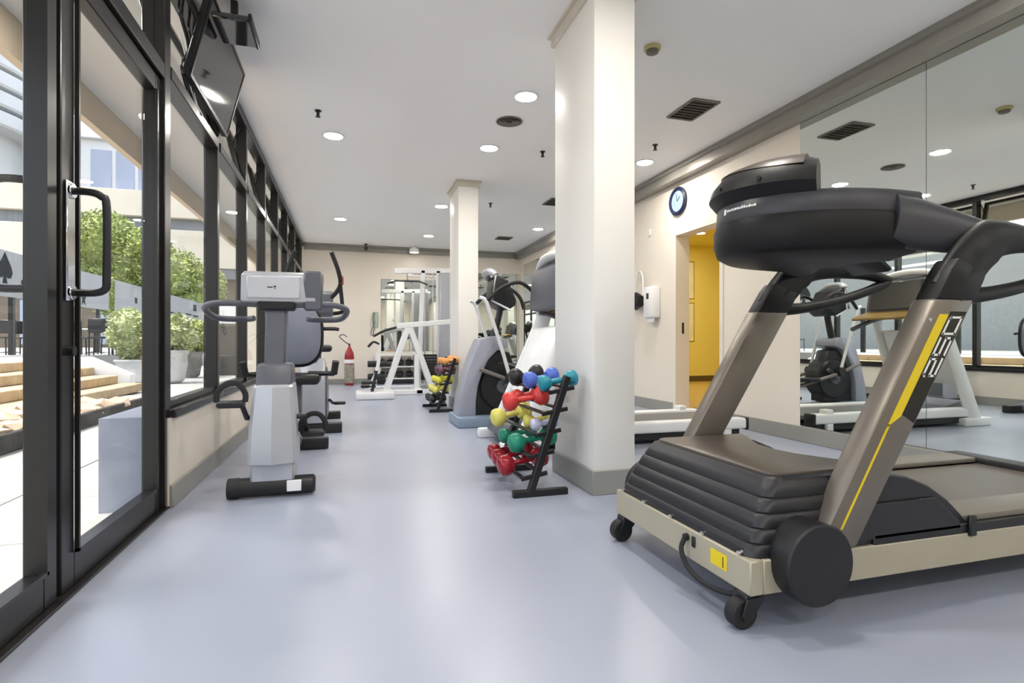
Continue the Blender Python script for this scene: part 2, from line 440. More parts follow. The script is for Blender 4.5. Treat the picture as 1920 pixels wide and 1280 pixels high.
def grille_sq(x, y, sx, sy, label):
    t = thing('ceiling_vent', label, 'vent', (x, y, H), group='square ceiling air grilles')
    def fr_(bm):
        for a in (-1, 1):
            box(bm, -sx / 2, sx / 2, a * sy / 2 - .012, a * sy / 2 + .012, -.012, 0, .002); box(bm, a * sx / 2 - .012, a * sx / 2 + .012, -sy / 2, sy / 2, -.0115, 0, .002)
    P('frame', GRILLE, t, fr_)
    P('duct_cover', mat('duct_taupe', srgb(80, 75, 68), .6), t, box, -sx / 2, sx / 2, -sy / 2, sy / 2, -.003, -.0005)
    n = 8; s0 = None
    for i in range(n):
        yy = -sy / 2 + sy * (i + .5) / n
        if s0 is None:
            s0 = P('slat', GRILLE, t, box, -sx / 2 + .012, sx / 2 - .012, -.012, .012, -.003, .001, M=Matrix.Rotation(R(35), 4, 'X'))
            o = s0
        else:
            o = s0.copy(); C.objects.link(o)
        o.location = (0, yy, -.007)
grille_sq(3.06, 4.42, .27, .42, 'square air grille in the ceiling above the treadmills')
grille_sq(3.06, 10.93, .3, .3, 'square air grille in the ceiling near the back right corner')
grille_sq(3.05, 7.9, .3, .4, 'square air grille in the ceiling peeking out left of the near column')
t = thing('ceiling_vent', 'dark round air grille in the ceiling between two downlights', 'vent', (1.5, 5.16, H))
P('rim', GRILLE, t, lathe, [(.125, 0), (.13, -.008), (.118, -.012), (.11, 0)], n=28)
P('duct_cover', SEAL, t, lathe, [(.11, 0), (.11, -.003), (0, -.003)], n=28)
def ringv(bm):
    for r_ in (.09, .065, .04): lathe(bm, [(r_, -.002), (r_ + .012, -.012), (r_ + .006, -.012), (r_ - .006, -.002)], n=28)
P('louvre_ring', GRILLE, t, ringv)
def sprinkler(x, y, label):
    t = thing('sprinkler', label, 'sprinkler', (x, y, H), group='black ceiling sprinkler heads')
    P('body', BLACKP, t, lathe, [(.03, 0), (.03, -.008), (.014, -.012), (.014, -.045), (.006, -.05)], n=14)
    P('deflector', BLACKP, t, lathe, [(.022, -.058), (.024, -.06), (.006, -.064)], n=12)
    def arms(bm):
        for s in (-1, 1): tube(bm, [(s * .012, 0, -.04), (s * .018, 0, -.05), (s * .006, 0, -.06)], .003, 6)
    P('yoke', BLACKP, t, arms)
sprinkler(-.28, 5.43, 'small black sprinkler head near the windows')
sprinkler(2.1, 5.87, 'small black sprinkler head left of the near column')
sprinkler(2.1, 8.27, 'small black sprinkler head right of the far column top')
sprinkler(3.21, 5.32, 'small black sprinkler head right of the near column')
t = thing('smoke_detector', 'yellowish round smoke detector on the ceiling right of the near column', 'smoke detector', (2.13, 3.57, H))
P('base', mat('aged_plastic', srgb(196, 186, 130), .5), t, lathe, [(.06, 0), (.062, -.02), (.05, -.026), (0, -.026)], n=24)
P('sensor_head', GRILLE, t, lathe, [(.046, -.026), (.044, -.045), (.03, -.052), (0, -.052)], n=24)
t = thing('security_camera', 'small black camera under the ceiling at the back wall', 'camera', (.35, YB - .25, H))
P('mount', BLACKP, t, lathe, [(.04, 0), (.04, -.015), (.012, -.02), (.012, -.07)], n=14)
P('camera_body', BLACKP, t, box, -.035, .035, -.1, .05, -.14, -.065, .01)
P('lens', SCREEN, t, cyl, (0, -.1, -.103), (0, -.115, -.103), .022)
t = thing('ceiling_spotlight', 'white surface lamp hanging below the ceiling at the back wall', 'lamp', (1.39, YB - .3, H))
P('mount', WHITEP, t, cyl, (0, 0, 0), (0, 0, -.05), .04, 16)
P('shade', WHITEP, t, lathe, [(.04, -.05), (.1, -.06), (.11, -.15), (.1, -.15), (.095, -.075), (0, -.075)], n=20)
P('bulb', BULB, t, lathe, [(.03, -.08), (.035, -.12), (.0, -.135)], n=12)

# ------------------------------------------------------------------ black treadmill (front towards the windows, -X)
t1 = thing('treadmill', 'large black and bronze treadmill with yellow stripe in the right foreground', 'treadmill', (1.19, 1.865, 0))
# local frame: x along the belt from the front bar, y across, z up
HW = .445
fb = P('front_bar', BEIGE, t1, box, 0, .05, -HW, HW, .113, .222, .004)
P('side_beam', BEIGE, t1, box, .05, 2.15, -HW, -HW + .05, .113, .222, .004)
P('side_beam', BEIGE, t1, box, .05, 2.15, HW - .05, HW, .113, .222, .004)
P('warning_label', YELL, fb, box, -.0015, 0, -.335, -.25, .148, .2)
P('label_print', AWN2, fb, box, -.0022, -.0014, -.318, -.314, .155, .19)
P('power_switch', BLACKP, fb, box, -.006, 0, -.165, -.145, .165, .205, .003)
P('power_socket', BLACKP, fb, cyl, (-.014, -.115, .19), (0, -.115, .19), .013, 14)
P('power_cord', RUBBER, t1, tube, [(-.012, -.115, .188), (-.03, -.12, .15), (-.03, -.16, .1), (-.02, -.24, .075), (.0, -.33, .078), (.03, -.36, .09), (.06, -.37, .11)], .009, 8, smooth=5)
# motor hood, stacked ribs
def outline(x0, x1, y0, y1, r, z, n=5):
    pts = []
    for cx, cy, a0 in ((x0 + r, y0 + r, PI), (x1 - .02, y0 + .02, 1.5 * PI), (x1 - .02, y1 - .02, 0), (x0 + r, y1 - r, .5 * PI)):
        rr = r if cx == x0 + r else .02
        for k in range(n + 1):
            a = a0 + .5 * PI * k / n
            pts.append((cx + rr * math.cos(a), cy + rr * math.sin(a), z))
    return pts
def hood(bm):
    zs = [.218, .262, .306, .350, .394, .440]
    rings = []
    def at(z):
        f = (z - .218) / .24
        return .008 + .13 * f ** 1.25, .435 - .055 * f ** 1.6
    for a, b in zip(zs, zs[1:]):
        for z, ins in ((a, .005), (a + .005, .001), (b - .005, 0), (b, .005)):
            x0, hw = at(z); rings.append(outline(x0 + ins, .50, -hw + ins, hw - ins, .05, z))
    x0, hw = at(.448)
    rings.append(outline(x0 + .004, .50, -hw + .004, hw - .004, .05, .45)); rings.append(outline(x0 + .02, .49, -hw + .02, hw - .02, .05, .458))
    loft(bm, rings)
hd = P('motor_hood', HOODM, t1, hood, smooth=50)
def hood_top(bm):
    x0, hw = .15, .36
    pts = []
    for k in range(7):
        a = PI + .5 * PI * k / 6; pts.append((x0 + .05 + .05 * math.cos(a), -hw + .05 + .05 * math.sin(a)))
    pts += [(.62, -hw), (.60, -.29), (.545, -.2), (.5, -.1), (.485, 0), (.5, .1), (.545, .2), (.60, .29), (.62, hw)]
    for k in range(7):
        a = .5 * PI + .5 * PI * k / 6; pts.append((x0 + .05 + .05 * math.cos(a), hw - .05 + .05 * math.sin(a)))
    prism(bm, pts, 'z', .445, .466, .005, seg=2)
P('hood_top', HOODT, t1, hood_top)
def fender(bm, s):
    prof = [(.42, .222), (.42, .455), (.56, .455), (.66, .438), (.76, .4), (.85, .345), (.92, .285), (.945, .255), (.945, .222)]
    y0, y1 = (-.432, -.315) if s < 0 else (.315, .432)
    prism(bm, prof, 'y', y0, y1, .006)
    prism(bm, [(.43, .24), (.43, .36), (.78, .36), (.9, .262), (.9, .24)], 'y', s * .438 - .004, s * .438 + .004, .003)
for s in (-1, 1): P('hood_fender', HOODM, t1, fender, s)
for yy in (-.39, -.2, 0, .2, .39): P('hood_screw', CHROME, t1, cyl, (-.004, yy, .232), (.02, yy, .232), .006, 8)

P('running_belt', BELT, t1, box, .46, 2.08, -.27, .27, .236, .252, .004)
P('deck', BLACKP, t1, box, .3, 2.1, -.33, .33, .19, .235, .004)
for s in (-1, 1):
    a, b = sorted((s * .275, s * .43))
    P('foot_rail', SIDER, t1, box, .88, 2.12, a, b, .255, .28, .007, seg=2)
    a, b = sorted((s * .33, s * .442))
    P('side_skirt', BLACKP, t1, box, .5, 2.12, a, b, .2, .256, .004)
    P('skirt_joint', BLACKP, t1, box, .93, .965, s * .447 - .007, s * .447 + .007, .21, .285, .004)
P('rear_roller_cover', BLACKP, t1, box, 2.06, 2.17, -.445, .445, .12, .285, .015, seg=2)
for s in (-1, 1):
    P('rear_foot', RUBBER, t1, cyl, (2.0, s * .36, 0), (2.0, s * .36, .12), .03)
# castors at the front
for s in (-1, 1):
    cw_ = P('castor', BLACKP, t1, box, -.005, .07, s * .4 - .03, s * .4 + .03, .085, .115, .006)
    yy = s * .4
    P('castor_wheel', RUBBER, cw_, lathe, [(.02, -.022), (.042, -.024), (.048, -.018), (.048, .018), (.042, .024), (.02, .022)], (.0, yy, .048), 24, 'y')
    P('wheel_hub', SILVER, cw_, cyl, (.0, yy - .027, .048), (.0, yy + .027, .048), .014, 14)
    def fork(bm):
        for q in (-1, 1): prism(bm, [(-.02, .05), (-.005, .03), (.02, .04), (.06, .09), (.05, .105), (0, .1)], 'y', yy + q * .03 - .004, yy + q * .03 + .004, .001)
        box(bm, .0, .05, yy - .03, yy + .03, .09, .1)
    P('castor_fork', BLACKP, cw_, fork)
# uprights and pivot discs
def upright(bm, s):
    # side face parallelogram in x-z
    th = .085
    y0, y1 = sorted((s * .47, s * (.47 - th)))
    prof = [(.235, .235), (.395, .235), (.93, 1.055), (.74, 1.055)]
    prism(bm, prof, 'y', y0, y1, .012, seg=2)
for s in (-1, 1):
    up = P('upright', BRONZE, t1, upright, s)
    yo = s * .47
    def disc(bm):
        y0, y1 = (yo - .045, yo + .07) if s < 0 else (yo - .07, yo + .045)
        cyl(bm, (.205, y0, .212), (.205, y1, .212), .128, 44, .006)
    P('pivot_cover', BLACKP, t1, disc)
    if s < 0:
        n = Vector((.535, 0, .82)).normalized()          # along the upright
        def on(a, b):                                    # a = height z, b = 0 front edge .. 1 rear edge
            f = (a - .235) / .82
            xl = .235 + f * .505; xr = .395 + f * .535
            return Vector((xl + (xr - xl) * b, 0, a))
        ye = yo - .0012
        def strip(bm, quads, e=.0):
            for q in quads:
                vv = [bm.verts.new((p.x, ye - e, p.z)) for p in q]; v2 = [bm.verts.new((p.x, ye + .003, p.z)) for p in q]
                bm.faces.new(vv)
                for i in range(len(q)): bm.faces.new((vv[i], vv[(i + 1) % len(q)], v2[(i + 1) % len(q)], v2[i]))
        P('yellow_stripe', YELL, up, strip, [[on(.30, .30), on(.30, .36), on(.63, .33), on(.63, .27)], [on(.62, .27), on(.655, .50), on(1.0, .50), on(1.0, .27)]])
        P('black_panel', mat('gloss_black', srgb(28, 26, 22), .1, var=.3, vscale=12), up, strip, [[on(.66, .52), on(.63, .92), on(1.01, .92), on(1.01, .52)]])
        def num(bm):
            # digits reading upward: local p = across (0 front..1 rear), q along
            def seg(a, b, wd=.0075):
                A = on(*a); Bp = on(*b); d = (Bp - A).normalized(); nn = Vector((-d.z, 0, d.x)) * wd / 2
                A = A - d * wd / 2; Bp = Bp + d * wd / 2
                strip(bm, [[A + nn, Bp + nn, Bp - nn, A - nn]], .0012)
            h0, hh, gap = .788, .057, .015
            L, Rr = .57, .86
            def dig(k, path):
                z0 = h0 + k * (hh + gap)
                pts = [(z0 + hh * u, Rr + (L - Rr) * v) for u, v in path]
                for a, b in zip(pts, pts[1:]): seg(a, b)
            # path coords: u = along reading direction 0..1, v = 0 baseline (rear) .. 1 top (front)
            dig(0, [(0, .9), (.12, 1), (1, 1), (1, .5), (0, .45), (0, 0), (1, 0)])
            dig(1, [(1, 1), (0, 1), (0, .5), (1, .5), (1, .06), (.9, 0), (0, 0)])
            dig(2, [(0, .0), (0, 1), (.9, 1), (1, .9), (1, 0), (0, 0)])
        P('model_number', WDECAL, up, num)
        P('screw', CHROME, up, cyl, (on(.98, .1).x, yo - .003, .98), (on(.98, .1).x, yo + .005, .98), .007, 10)
# curved black arm tops joining the console and handlebars
for s in (-1, 1):
    y = s * .43
    P('arm_base', DARK, t1, prism, [(.742, 1.05), (.928, 1.05), (.975, 1.12), (.99, 1.16), (.85, 1.20), (.815, 1.16)], 'y', y - .043, y + .043, .012, seg=2)
    P('arm', DARK, t1, tube, [(.842, y, 1.066), (.868, y, 1.098), (.93, y, 1.17), (1.01, y, 1.245), (1.10, y, 1.285), (1.3, y, 1.285), (1.5, y * .99, 1.265), (1.62, y * .98, 1.24)],
      [(.0415, .08), (.043, .082), (.045, .085), (.046, .085), (.045, .05), (.035, .03), (.03, .024)], 16, smooth=5, up=(0, s, 0) if False else (0, 0, 1))
    P('handlebar', DARK, t1, tube, [(.90, y, 1.07), (1.05, y * .99, 1.08), (1.25, y * .98, 1.115), (1.45, y * .98, 1.17), (1.58, y * .98, 1.215), (1.615, y * .98, 1.24)],
      [(.036, .034), (.032, .027), (.03, .025), (.03, .025), (.032, .027), (.028, .022)], 12, smooth=5)
# console: half elliptical tub
CXc, ea, eb = .76, .485, .335
def ell(phi, sc=1.0, dx=0):
    return (CXc - ea * sc * math.cos(phi) + dx, eb * sc * math.sin(phi))
def ring_console(sc, z, arms=0.0, back=.10):
    pts = []
    N = 26
    for k in range(N + 1):
        ph = -PI / 2 + PI * k / N
        x, yv = ell(ph, sc)
        pts.append((x, yv, z))
    # rear closing, concave towards the runner
    hwid = eb * sc
    pts += [(CXc + back, hwid, z), (CXc + back * .4, hwid * .6, z), (CXc + back * .2, 0, z), (CXc + back * .4, -hwid * .6, z), (CXc + back, -hwid, z)]
    return pts
def body(bm):
    loft(bm, [ring_console(.6, 1.225), ring_console(.93, 1.245), ring_console(1.0, 1.262), ring_console(1.03, 1.30), ring_console(1.035, 1.36), ring_console(1.01, 1.386)])
P('console_tub', DARK, t1, body, smooth=50)
band = None
def bandf(bm):
    loft(bm, [ring_console(1.005, 1.384), ring_console(1.012, 1.392), ring_console(1.0, 1.455), ring_console(.98, 1.466), ring_console(.5, 1.475)])
band = P('console_band', DARK2, t1, bandf, smooth=50)
def logo(bm):
    def patch(p0, p1, z0, z1):
        rs = []
        for ph in (p0, (p0 + p1) / 2, p1):
            col = []
            for z in (z0, z1):
                sc = 1.0145 - .012 * (z - 1.392) / .063
                x, yv = ell(ph, sc); col.append((x, yv, z))
            rs.append(col)
        V = [[bm.verts.new(q) for q in c_] for c_ in rs]
        for a, b in zip(V, V[1:]): bm.faces.new((a[0], b[0], b[1], a[1]))
    patch(R(6), R(3.4), 1.418, 1.441)
    rnd = random.Random(3)
    p = 2.6
    while p > -20:
        wd = rnd.uniform(.8, 1.7)
        patch(R(p), R(p - wd), 1.426, 1.426 + rnd.uniform(.007, .012)); p -= wd + .35
P('brand_print', WDECAL, band, logo)
def visor(bm):
    rings = []
    N = 18
    for k in range(N + 1):
        ph = R(-50) + R(100) * k / N
        e = 1 - abs(k / N * 2 - 1) ** 6 * .12
        prof = [(1.0, 1.458), (1.075, 1.498), (1.05, 1.535), (.96, 1.585 * 1), (.84, 1.612), (.66, 1.606), (.60, 1.48), (.7, 1.462)]
        rings.append([(*ell(ph, sc), 1.458 + (z - 1.458) * e) for sc, z in prof])
    loft(bm, rings)
vz = P('display_visor', DARK, t1, visor, smooth=45)
def vtop(bm):
    rings = []
    for k in range(15):
        ph = R(-44) + R(88) * k / 14
        g = max(0, min(1, (ph + R(30)) / R(60))); zl = 1.566 + .032 * g; sl = 1.0 - .05 * g
        rings.append([(*ell(ph, sl), zl), (*ell(ph, .963), max(zl, 1.588) + .002), (*ell(ph, .84), 1.6155), (*ell(ph, .68), 1.611), (*ell(ph, .68), 1.60), (*ell(ph, .9), 1.57)])
    loft(bm, rings)
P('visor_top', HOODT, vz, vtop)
for ph in (-24, 4):
    x, yv = ell(R(ph), 1.066); d = Vector((math.cos(R(ph)) * -1, math.sin(R(ph)), 0))
    c0 = Vector((x, yv, 1.522)); P('screw_cap', BLACKP, vz, cyl, c0 - d * .01, c0 + d * .002, .008, 10)
for s in (-1, 1):
    P('console_wing', DARK2, t1, tube, [(CXc - .035, s * .312, 1.362), (CXc + .06, s * .325, 1.345), (CXc + .18, s * .37, 1.315), (CXc + .30, s * .415, 1.29), (CXc + .42, s * .43, 1.285)],
      [(.046, .098), (.045, .097), (.04, .082), (.04, .058), (.036, .034)], 32, smooth=5)
P('reading_rack', BLACKP, t1, prism, [(.86, 1.30), (.9, 1.31), (1.03, 1.215), (1.0, 1.2)], 'y', -.09, .09, .008)
P('screen', SCREEN, t1, box, .5, .505, -.2, .2, 1.48, 1.58)

# ------------------------------------------------------------------ white treadmill behind
t2 = thing('treadmill', 'white treadmill with grey console behind the near column, reflected in the mirror', 'treadmill', (1.12, 4.72, 0))
for s in (-1, 1):
    a, b = sorted((s * .30, s * .42))
    P('side_rail', WHITEP, t2, box, .30, 2.45, a, b, .10, .20, .02, seg=3)
    P('rail_cap', BLACKP, t2, box, 2.43, 2.47, a - .002, b + .002, .09, .205, .012, seg=2)
    P('end_foot', WHITEP, t2, box, 2.2, 2.29, s * .36 - .05, s * .36 + .05, 0, .24, .01)
    P('upright', WHITEP, t2, tube, [(.26, s * .40, .06), (.34, s * .40, .25), (.57, s * .39, .8), (.75, s * .37, 1.24)], [(.045, .10), (.045, .085), (.04, .075), (.04, .07)], 12, smooth=4)
    P('foot', WHITEP, t2, box, .06, .46, s * .40 - .05, s * .40 + .05, 0, .09, .015, seg=2)
    P('side_arm', DGREY, t2, tube, [(.66, s * .34, 1.2), (.8, s * .35, 1.17), (1.0, s * .36, 1.1), (1.12, s * .35, 1.06)], .025, 10, smooth=4)
P('belt', mat('grey_belt', srgb(96, 96, 94), .45, var=.05), t2, box, .35, 2.46, -.3, .3, .13, .175, .01)
P('lower_frame', BLACKP, t2, box, .2, 2.4, -.38, .38, .03, .1, .01)
P('motor_cover', DGREY, t2, prism, [(.12, .09), (.15, .2), (.3, .27), (.6, .2), (.75, .18), (.75, .09)], 'y', -.31, .31, .015, seg=2)
P('support_panel', WHITEP, t2, prism, [(.37, .45), (.45, .45), (.68, 1.05), (.6, 1.05)], 'y', -.345, .345, .012)
P('console_back', DGREY, t2, prism, [(0.57, 1.22), (0.69, 1.2), (0.85, 1.26), (0.79, 1.61), (0.69, 1.6600000000000001), (0.6, 1.58)], 'y', -.42, .42, .03, seg=2)
P('console_face', SCREEN, t2, prism, [(0.852, 1.29), (0.865, 1.29), (0.805, 1.6), (0.792, 1.6)], 'y', -.36, .36, .004)
P('console_shelf', mat('amber_reflection_plastic', srgb(150, 120, 60), .3), t2, prism, [(0.73, 1.2), (1.08, 1.1600000000000001), (1.09, 1.19), (0.85, 1.27)], 'y', -.4, .4, .01)  # warm reflection on the dark console, put into the shelf colour
P('console_cap', WHITEP, t2, tube, [(.69, -.4, 1.63), (.68, -.2, 1.685), (.68, 0, 1.70), (.68, .2, 1.685), (.69, .4, 1.63)], [(.05, .03), (.075, .04), (.08, .045), (.075, .04), (.05, .03)], 12, smooth=4)

# ------------------------------------------------------------------ elliptical trainer
e1 = thing('elliptical_trainer', 'silver and black elliptical trainer between the two columns', 'elliptical trainer', (1.12, 6.0, 0))
P('base_plate', mat('steel_blue_plastic', srgb(132, 150, 168), .4, var=.05), e1, box, -.02, .42, -.3, .3, 0, .11, .015, seg=2)
def arch(bm):
    outer = [(.0, .10), (.03, .32), (.10, .58), (.19, .82), (.25, .95), (.42, .98), (.56, .94)]
    inner = [(.56, .86), (.44, .82), (.34, .72), (.27, .58), (.22, .42), (.20, .25), (.20, .10)]
    prism(bm, outer + inner, 'y', -.17, .17, .018, seg=2)
P('front_shroud', mat('shroud_silver', srgb(164, 166, 178), .35, metal=.2, var=.03), e1, arch)
P('shroud_liner', BLACKP, e1, prism, [(.2, .11), (.22, .42), (.27, .58), (.34, .72), (.45, .82), (.6, .8), (.7, .5), (.7, .11)], 'y', -.1, .1, .01)
P('flywheel', BLACKP, e1, lathe, [(0, -.13), (.25, -.13), (.27, -.11), (.27, .11), (.25, .13), (0, .13)], (.52, 0, .42), 30, 'y')
P('wheel_cap', DGREY, e1, lathe, [(0, -.15), (.07, -.15), (.08, -.13)], (.52, 0, .42), 20, 'y')
P('floor_rail', SILVER, e1, box, .2, 1.75, -.06, .06, .03, .10, .01)
P('rear_foot', BLACKP, e1, box, 1.68, 1.78, -.3, .3, 0, .08, .015)
P('center_post', BLACKP, e1, tube, [(.42, 0, .9), (.5, 0, 1.2), (.54, 0, 1.42)], [(.05, .04), (.045, .035), (.05, .04)], 10, smooth=3)
for s in (-1, 1):
    P('swing_arm', WHITEP, e1, tube, [(.56, s * .25, .52), (.46, s * .26, .85), (.34, s * .27, 1.2), (.28, s * .27, 1.36), (.22, s * .25, 1.39)], .02, 10, smooth=4)
    P('grip', RUBBER, e1, tube, [(.30, s * .27, 1.36), (.46, s * .29, 1.5), (.66, s * .28, 1.56), (.82, s * .26, 1.46), (.88, s * .25, 1.3)], .021, 10, smooth=4)
    P('crank_arm', DGREY, e1, tube, [(.52, s * .17, .42), (.7, s * .19, .55 if s < 0 else .3)], .025, 8)
    P('pedal_rail', mat('taupe_plastic', srgb(124, 116, 112), .4), e1, tube, [(.22, s * .24, .62), (.55, s * .24, .5), (1.2, s * .22, .34), (1.5, s * .21, .28)], (.025, .022), 10)
    P('foot_plate', BLACKP, e1, box, .95, 1.35, s * .24 - .08, s * .24 + .08, .40, .45, .015, seg=2)
    P('pivot_joint', BLACKP, e1, cyl, (.56, s * .25 - .045, .52), (.56, s * .25 + .045, .52), .06, 16, .006)
cn = P('console', BLACKP, e1, prism, [(0.38, 1.34), (0.56, 1.26), (0.66, 1.33), (0.54, 1.6), (0.42, 1.66)], 'y', -.2, .2, .03, seg=2)
P('console_trim', WHITEP, cn, tube, [(0.41, -0.21, 1.64), (0.37, -0.21, 1.36), (0.58, -0.21, 1.26)], .012, 8)
P('display', SCREEN, cn, prism, [(0.66, 1.36), (0.67, 1.36), (0.56, 1.6), (0.55, 1.6)], 'y', -.15, .15)
P('console_hood', SILVER, cn, tube, [(0.42, -0.19, 1.64), (0.38, -0.1, 1.69), (0.38, 0.1, 1.69), (0.42, 0.19, 1.64)], [(.04, .03), (.06, .04), (.06, .04), (.04, .03)], 10, smooth=3)

# ------------------------------------------------------------------ recumbent bike in front (front towards camera)
b1 = thing('exercise_bike', 'grey recumbent exercise bike nearest the camera, beside the low window wall', 'exercise bike', (-.43, 3.50, 0))
def stab(bm, y, hw): cyl(bm, (-hw, y, .06), (hw, y, .06), .055, 22, .012)
s_ = P('front_stabilizer', BLACKP, b1, stab, 0, .235)
P('stabilizer_cap', RUBBER, s_, lathe, [(.03, 0), (.058, .004), (.06, .06), (.055, .07)], (-.245, 0, .06), 20, 'x')
P('label_plate', WHITEP, s_, box, .08, .16, -.061, -.052, .035, .1, .003)
P('rear_stabilizer', BLACKP, b1, box, -.24, .26, 1.42, 1.52, 0, .1, .015, seg=2)
def low(bm):
    prism(bm, [(-.12, .09), (.12, .09), (.115, .22), (-.115, .22)], 'y', -.045, .16, .012)
P('lower_shroud', SILVER, b1, low)
def tower(bm):
    rings = []
    for z, y0, y1, wx, k in ((.20, -.055, .34, .135, .02), (.4, -.05, .36, .128, .02), (.64, -.01, .34, .108, .018), (.655, .0, .33, .1, .018)):
        rings.append([(0, y0 - .03, z), (wx - k, y0, z), (wx, y0 + k, z), (wx * .9, y1, z), (-wx * .9, y1, z), (-wx, y0 + k, z), (-wx + k, y0, z)])
    loft(bm, rings)
P('tower_shroud', SILVER, b1, tower, smooth=20)
P('tower_cap', DGREY, b1, prism, [(-.01, .64), (.32, .64), (.25, .78), (.05, .78)], 'x', -.098, .098, .02, seg=2)
P('column', DGREY, b1, prism, [(.06, .74), (.2, .74), (.27, 1.3), (.16, 1.3)], 'x', -.06, .06, .012)
P('frame_tube', BLUEGR, b1, tube, [(0, .2, .25), (0, .6, .22), (0, 1.0, .25), (0, 1.47, .06)], (.05, .05), 12, smooth=4)
co = thing('exercise_bike_console', '', '') if False else None
P('console_back', SILVER, b1, prism, [(.10, 1.15), (.19, 1.13), (.31, 1.31), (.29, 1.345), (.2, 1.345), (.12, 1.32)], 'x', -.195, .24, .015, seg=2)
cb = P('console_panel', mat('light_panel', srgb(196, 198, 204), .35, var=.02), b1, box, -.16, .14, .095, .118, 1.17, 1.305, .006)
P('console_side', DGREY, b1, prism, [(.105, 1.10), (.16, 1.10), (.32, 1.34), (.19, 1.348), (.1, 1.345)], 'x', .16, .27, .012)
def mk(bm):
    box(bm, -.045, -.015, .0935, .0955, 1.235, 1.241); box(bm, -.012, .006, .0935, .0955, 1.24, 1.246); box(bm, -.004, .0, .0935, .0955, 1.226, 1.24)
P('maker_mark', AWN2, cb, mk)
P('console_neck', BLACKP, b1, box, -.1, .11, .1, .22, 1.1, 1.16, .012)
for s in (-1, 1):
    P('handlebar', DGREY, b1, tube, [(s * .08, .15, 1.135), (s * .25, .14, 1.14), (s * .36, .16, 1.135), (s * .415, .24, 1.11), (s * .37, .36, 1.06), (s * .22, .40, 1.055), (s * .16, .38, 1.06)], .019, 10, smooth=5)
    pd_z = .56 if s < 0 else .34
    py = -.02 if s < 0 else .22
    P('crank_arm', BLACKP, b1, tube, [(s * .12, .12, .45), (s * .16, .12, .45), (s * .17, py, pd_z)], .016, 8)
    pdl = P('pedal', BLACKP, b1, box, s * .215 - .075, s * .215 + .065, py - .05, py + .05, pd_z - .03, pd_z + .008, .01)
    P('strap', RUBBER, pdl, tube, [(s * .215 - .08, py, pd_z), (s * .215 - .078, py, pd_z + .055), (s * .215 - .03, py, pd_z + .105), (s * .215 + .03, py, pd_z + .105), (s * .215 + .068, py, pd_z + .05), (s * .215 + .068, py, pd_z)], (.016, .004), 8, smooth=4, up=(0, 1, 0))
    P('seat_handle', BLACKP, b1, tube, [(s * .12, 1.12, .66), (s * .27, 1.08, .66), (s * .31, 1.02, .665), (s * .325, .98, .72)], .02, 10, smooth=4)
    P('seat_handle_grip', RUBBER, b1, tube, [(s * .315, 1.0, .66), (s * .33, .97, .76)], .026, 10)
P('seat', BLACKP, b1, box, -.21, .21, .95, 1.32, .58, .66, .03, seg=3)
P('seat_post', DGREY, b1, box, -.07, .07, 1.05, 1.2, .24, .6, .01)
def back(bm):
    pts = []
    for k in range(24):
        a = 2 * PI * k / 24
        pts.append((.205 * math.copysign(abs(math.cos(a)) ** .7, math.cos(a)), .97 + .25 * math.copysign(abs(math.sin(a)) ** .7, math.sin(a))))
    prism(bm, pts, 'y', 1.30, 1.37, .02, seg=2)
bk = P('backrest', BLUEGR, b1, back)
def rim(bm):
    pts = [(.21 * math.copysign(abs(math.cos(a)) ** .7, math.cos(a)), 1.35, .97 + .255 * math.copysign(abs(math.sin(a)) ** .7, math.sin(a))) for a in [2 * PI * k / 32 for k in range(33)]]
    tube(bm, pts, .016, 8, up=(0, 1, 0))
P('backrest_rim', BLACKP, bk, rim)
P('adjust_lever', BLACKP, b1, tube, [(.22, 1.36, 1.02), (.31, 1.34, 1.02), (.34, 1.32, 1.015)], .016, 8)

# ------------------------------------------------------------------ second bike behind
b2 = thing('exercise_bike', 'upright exercise bike with tall black handlebars standing behind the recumbent bike', 'exercise bike', (-.36, 5.75, 0))
P('front_stabilizer', BLACKP, b2, box, -.26, .29, .02, .12, 0, .1, .012, seg=2)
P('rear_stabilizer', BLACKP, b2, box, -.24, .26, 1.1, 1.19, 0, .09, .012, seg=2)
P('body_shroud', SILVER, b2, prism, [(.0, .1), (.0, .55), (.1, .75), (.3, .72), (.55, .5), (.7, .28), (.7, .1)], 'x', -.11, .13, .03, seg=2)
P('side_panel', DGREY, b2, prism, [(.05, .14), (.05, .5), (.14, .66), (.28, .64), (.5, .44), (.6, .26), (.6, .14)], 'x', .13, .145, .005)
P('front_post', DGREY, b2, tube, [(0.02, .12, .7), (0.02, .14, 1.0), (.02, .2, 1.2)], (.05, .05), 12, smooth=3)
P('console', DGREY, b2, prism, [(.1, 1.2), (.22, 1.16), (.3, 1.38), (.2, 1.44), (.1, 1.4)], 'x', -.16, .2, .02, seg=2)
P('rear_beam', SILVER, b2, tube, [(0.02, .5, .3), (.02, .85, .22), (.02, 1.14, .07)], (.05, .045), 12, smooth=3)
P('seat_post', DGREY, b2, tube, [(.02, .72, .25), (.02, .85, .8)], .035, 12)
P('saddle', BLACKP, b2, box, -.13, .17, .72, 1.0, .8, .88, .035, seg=3)
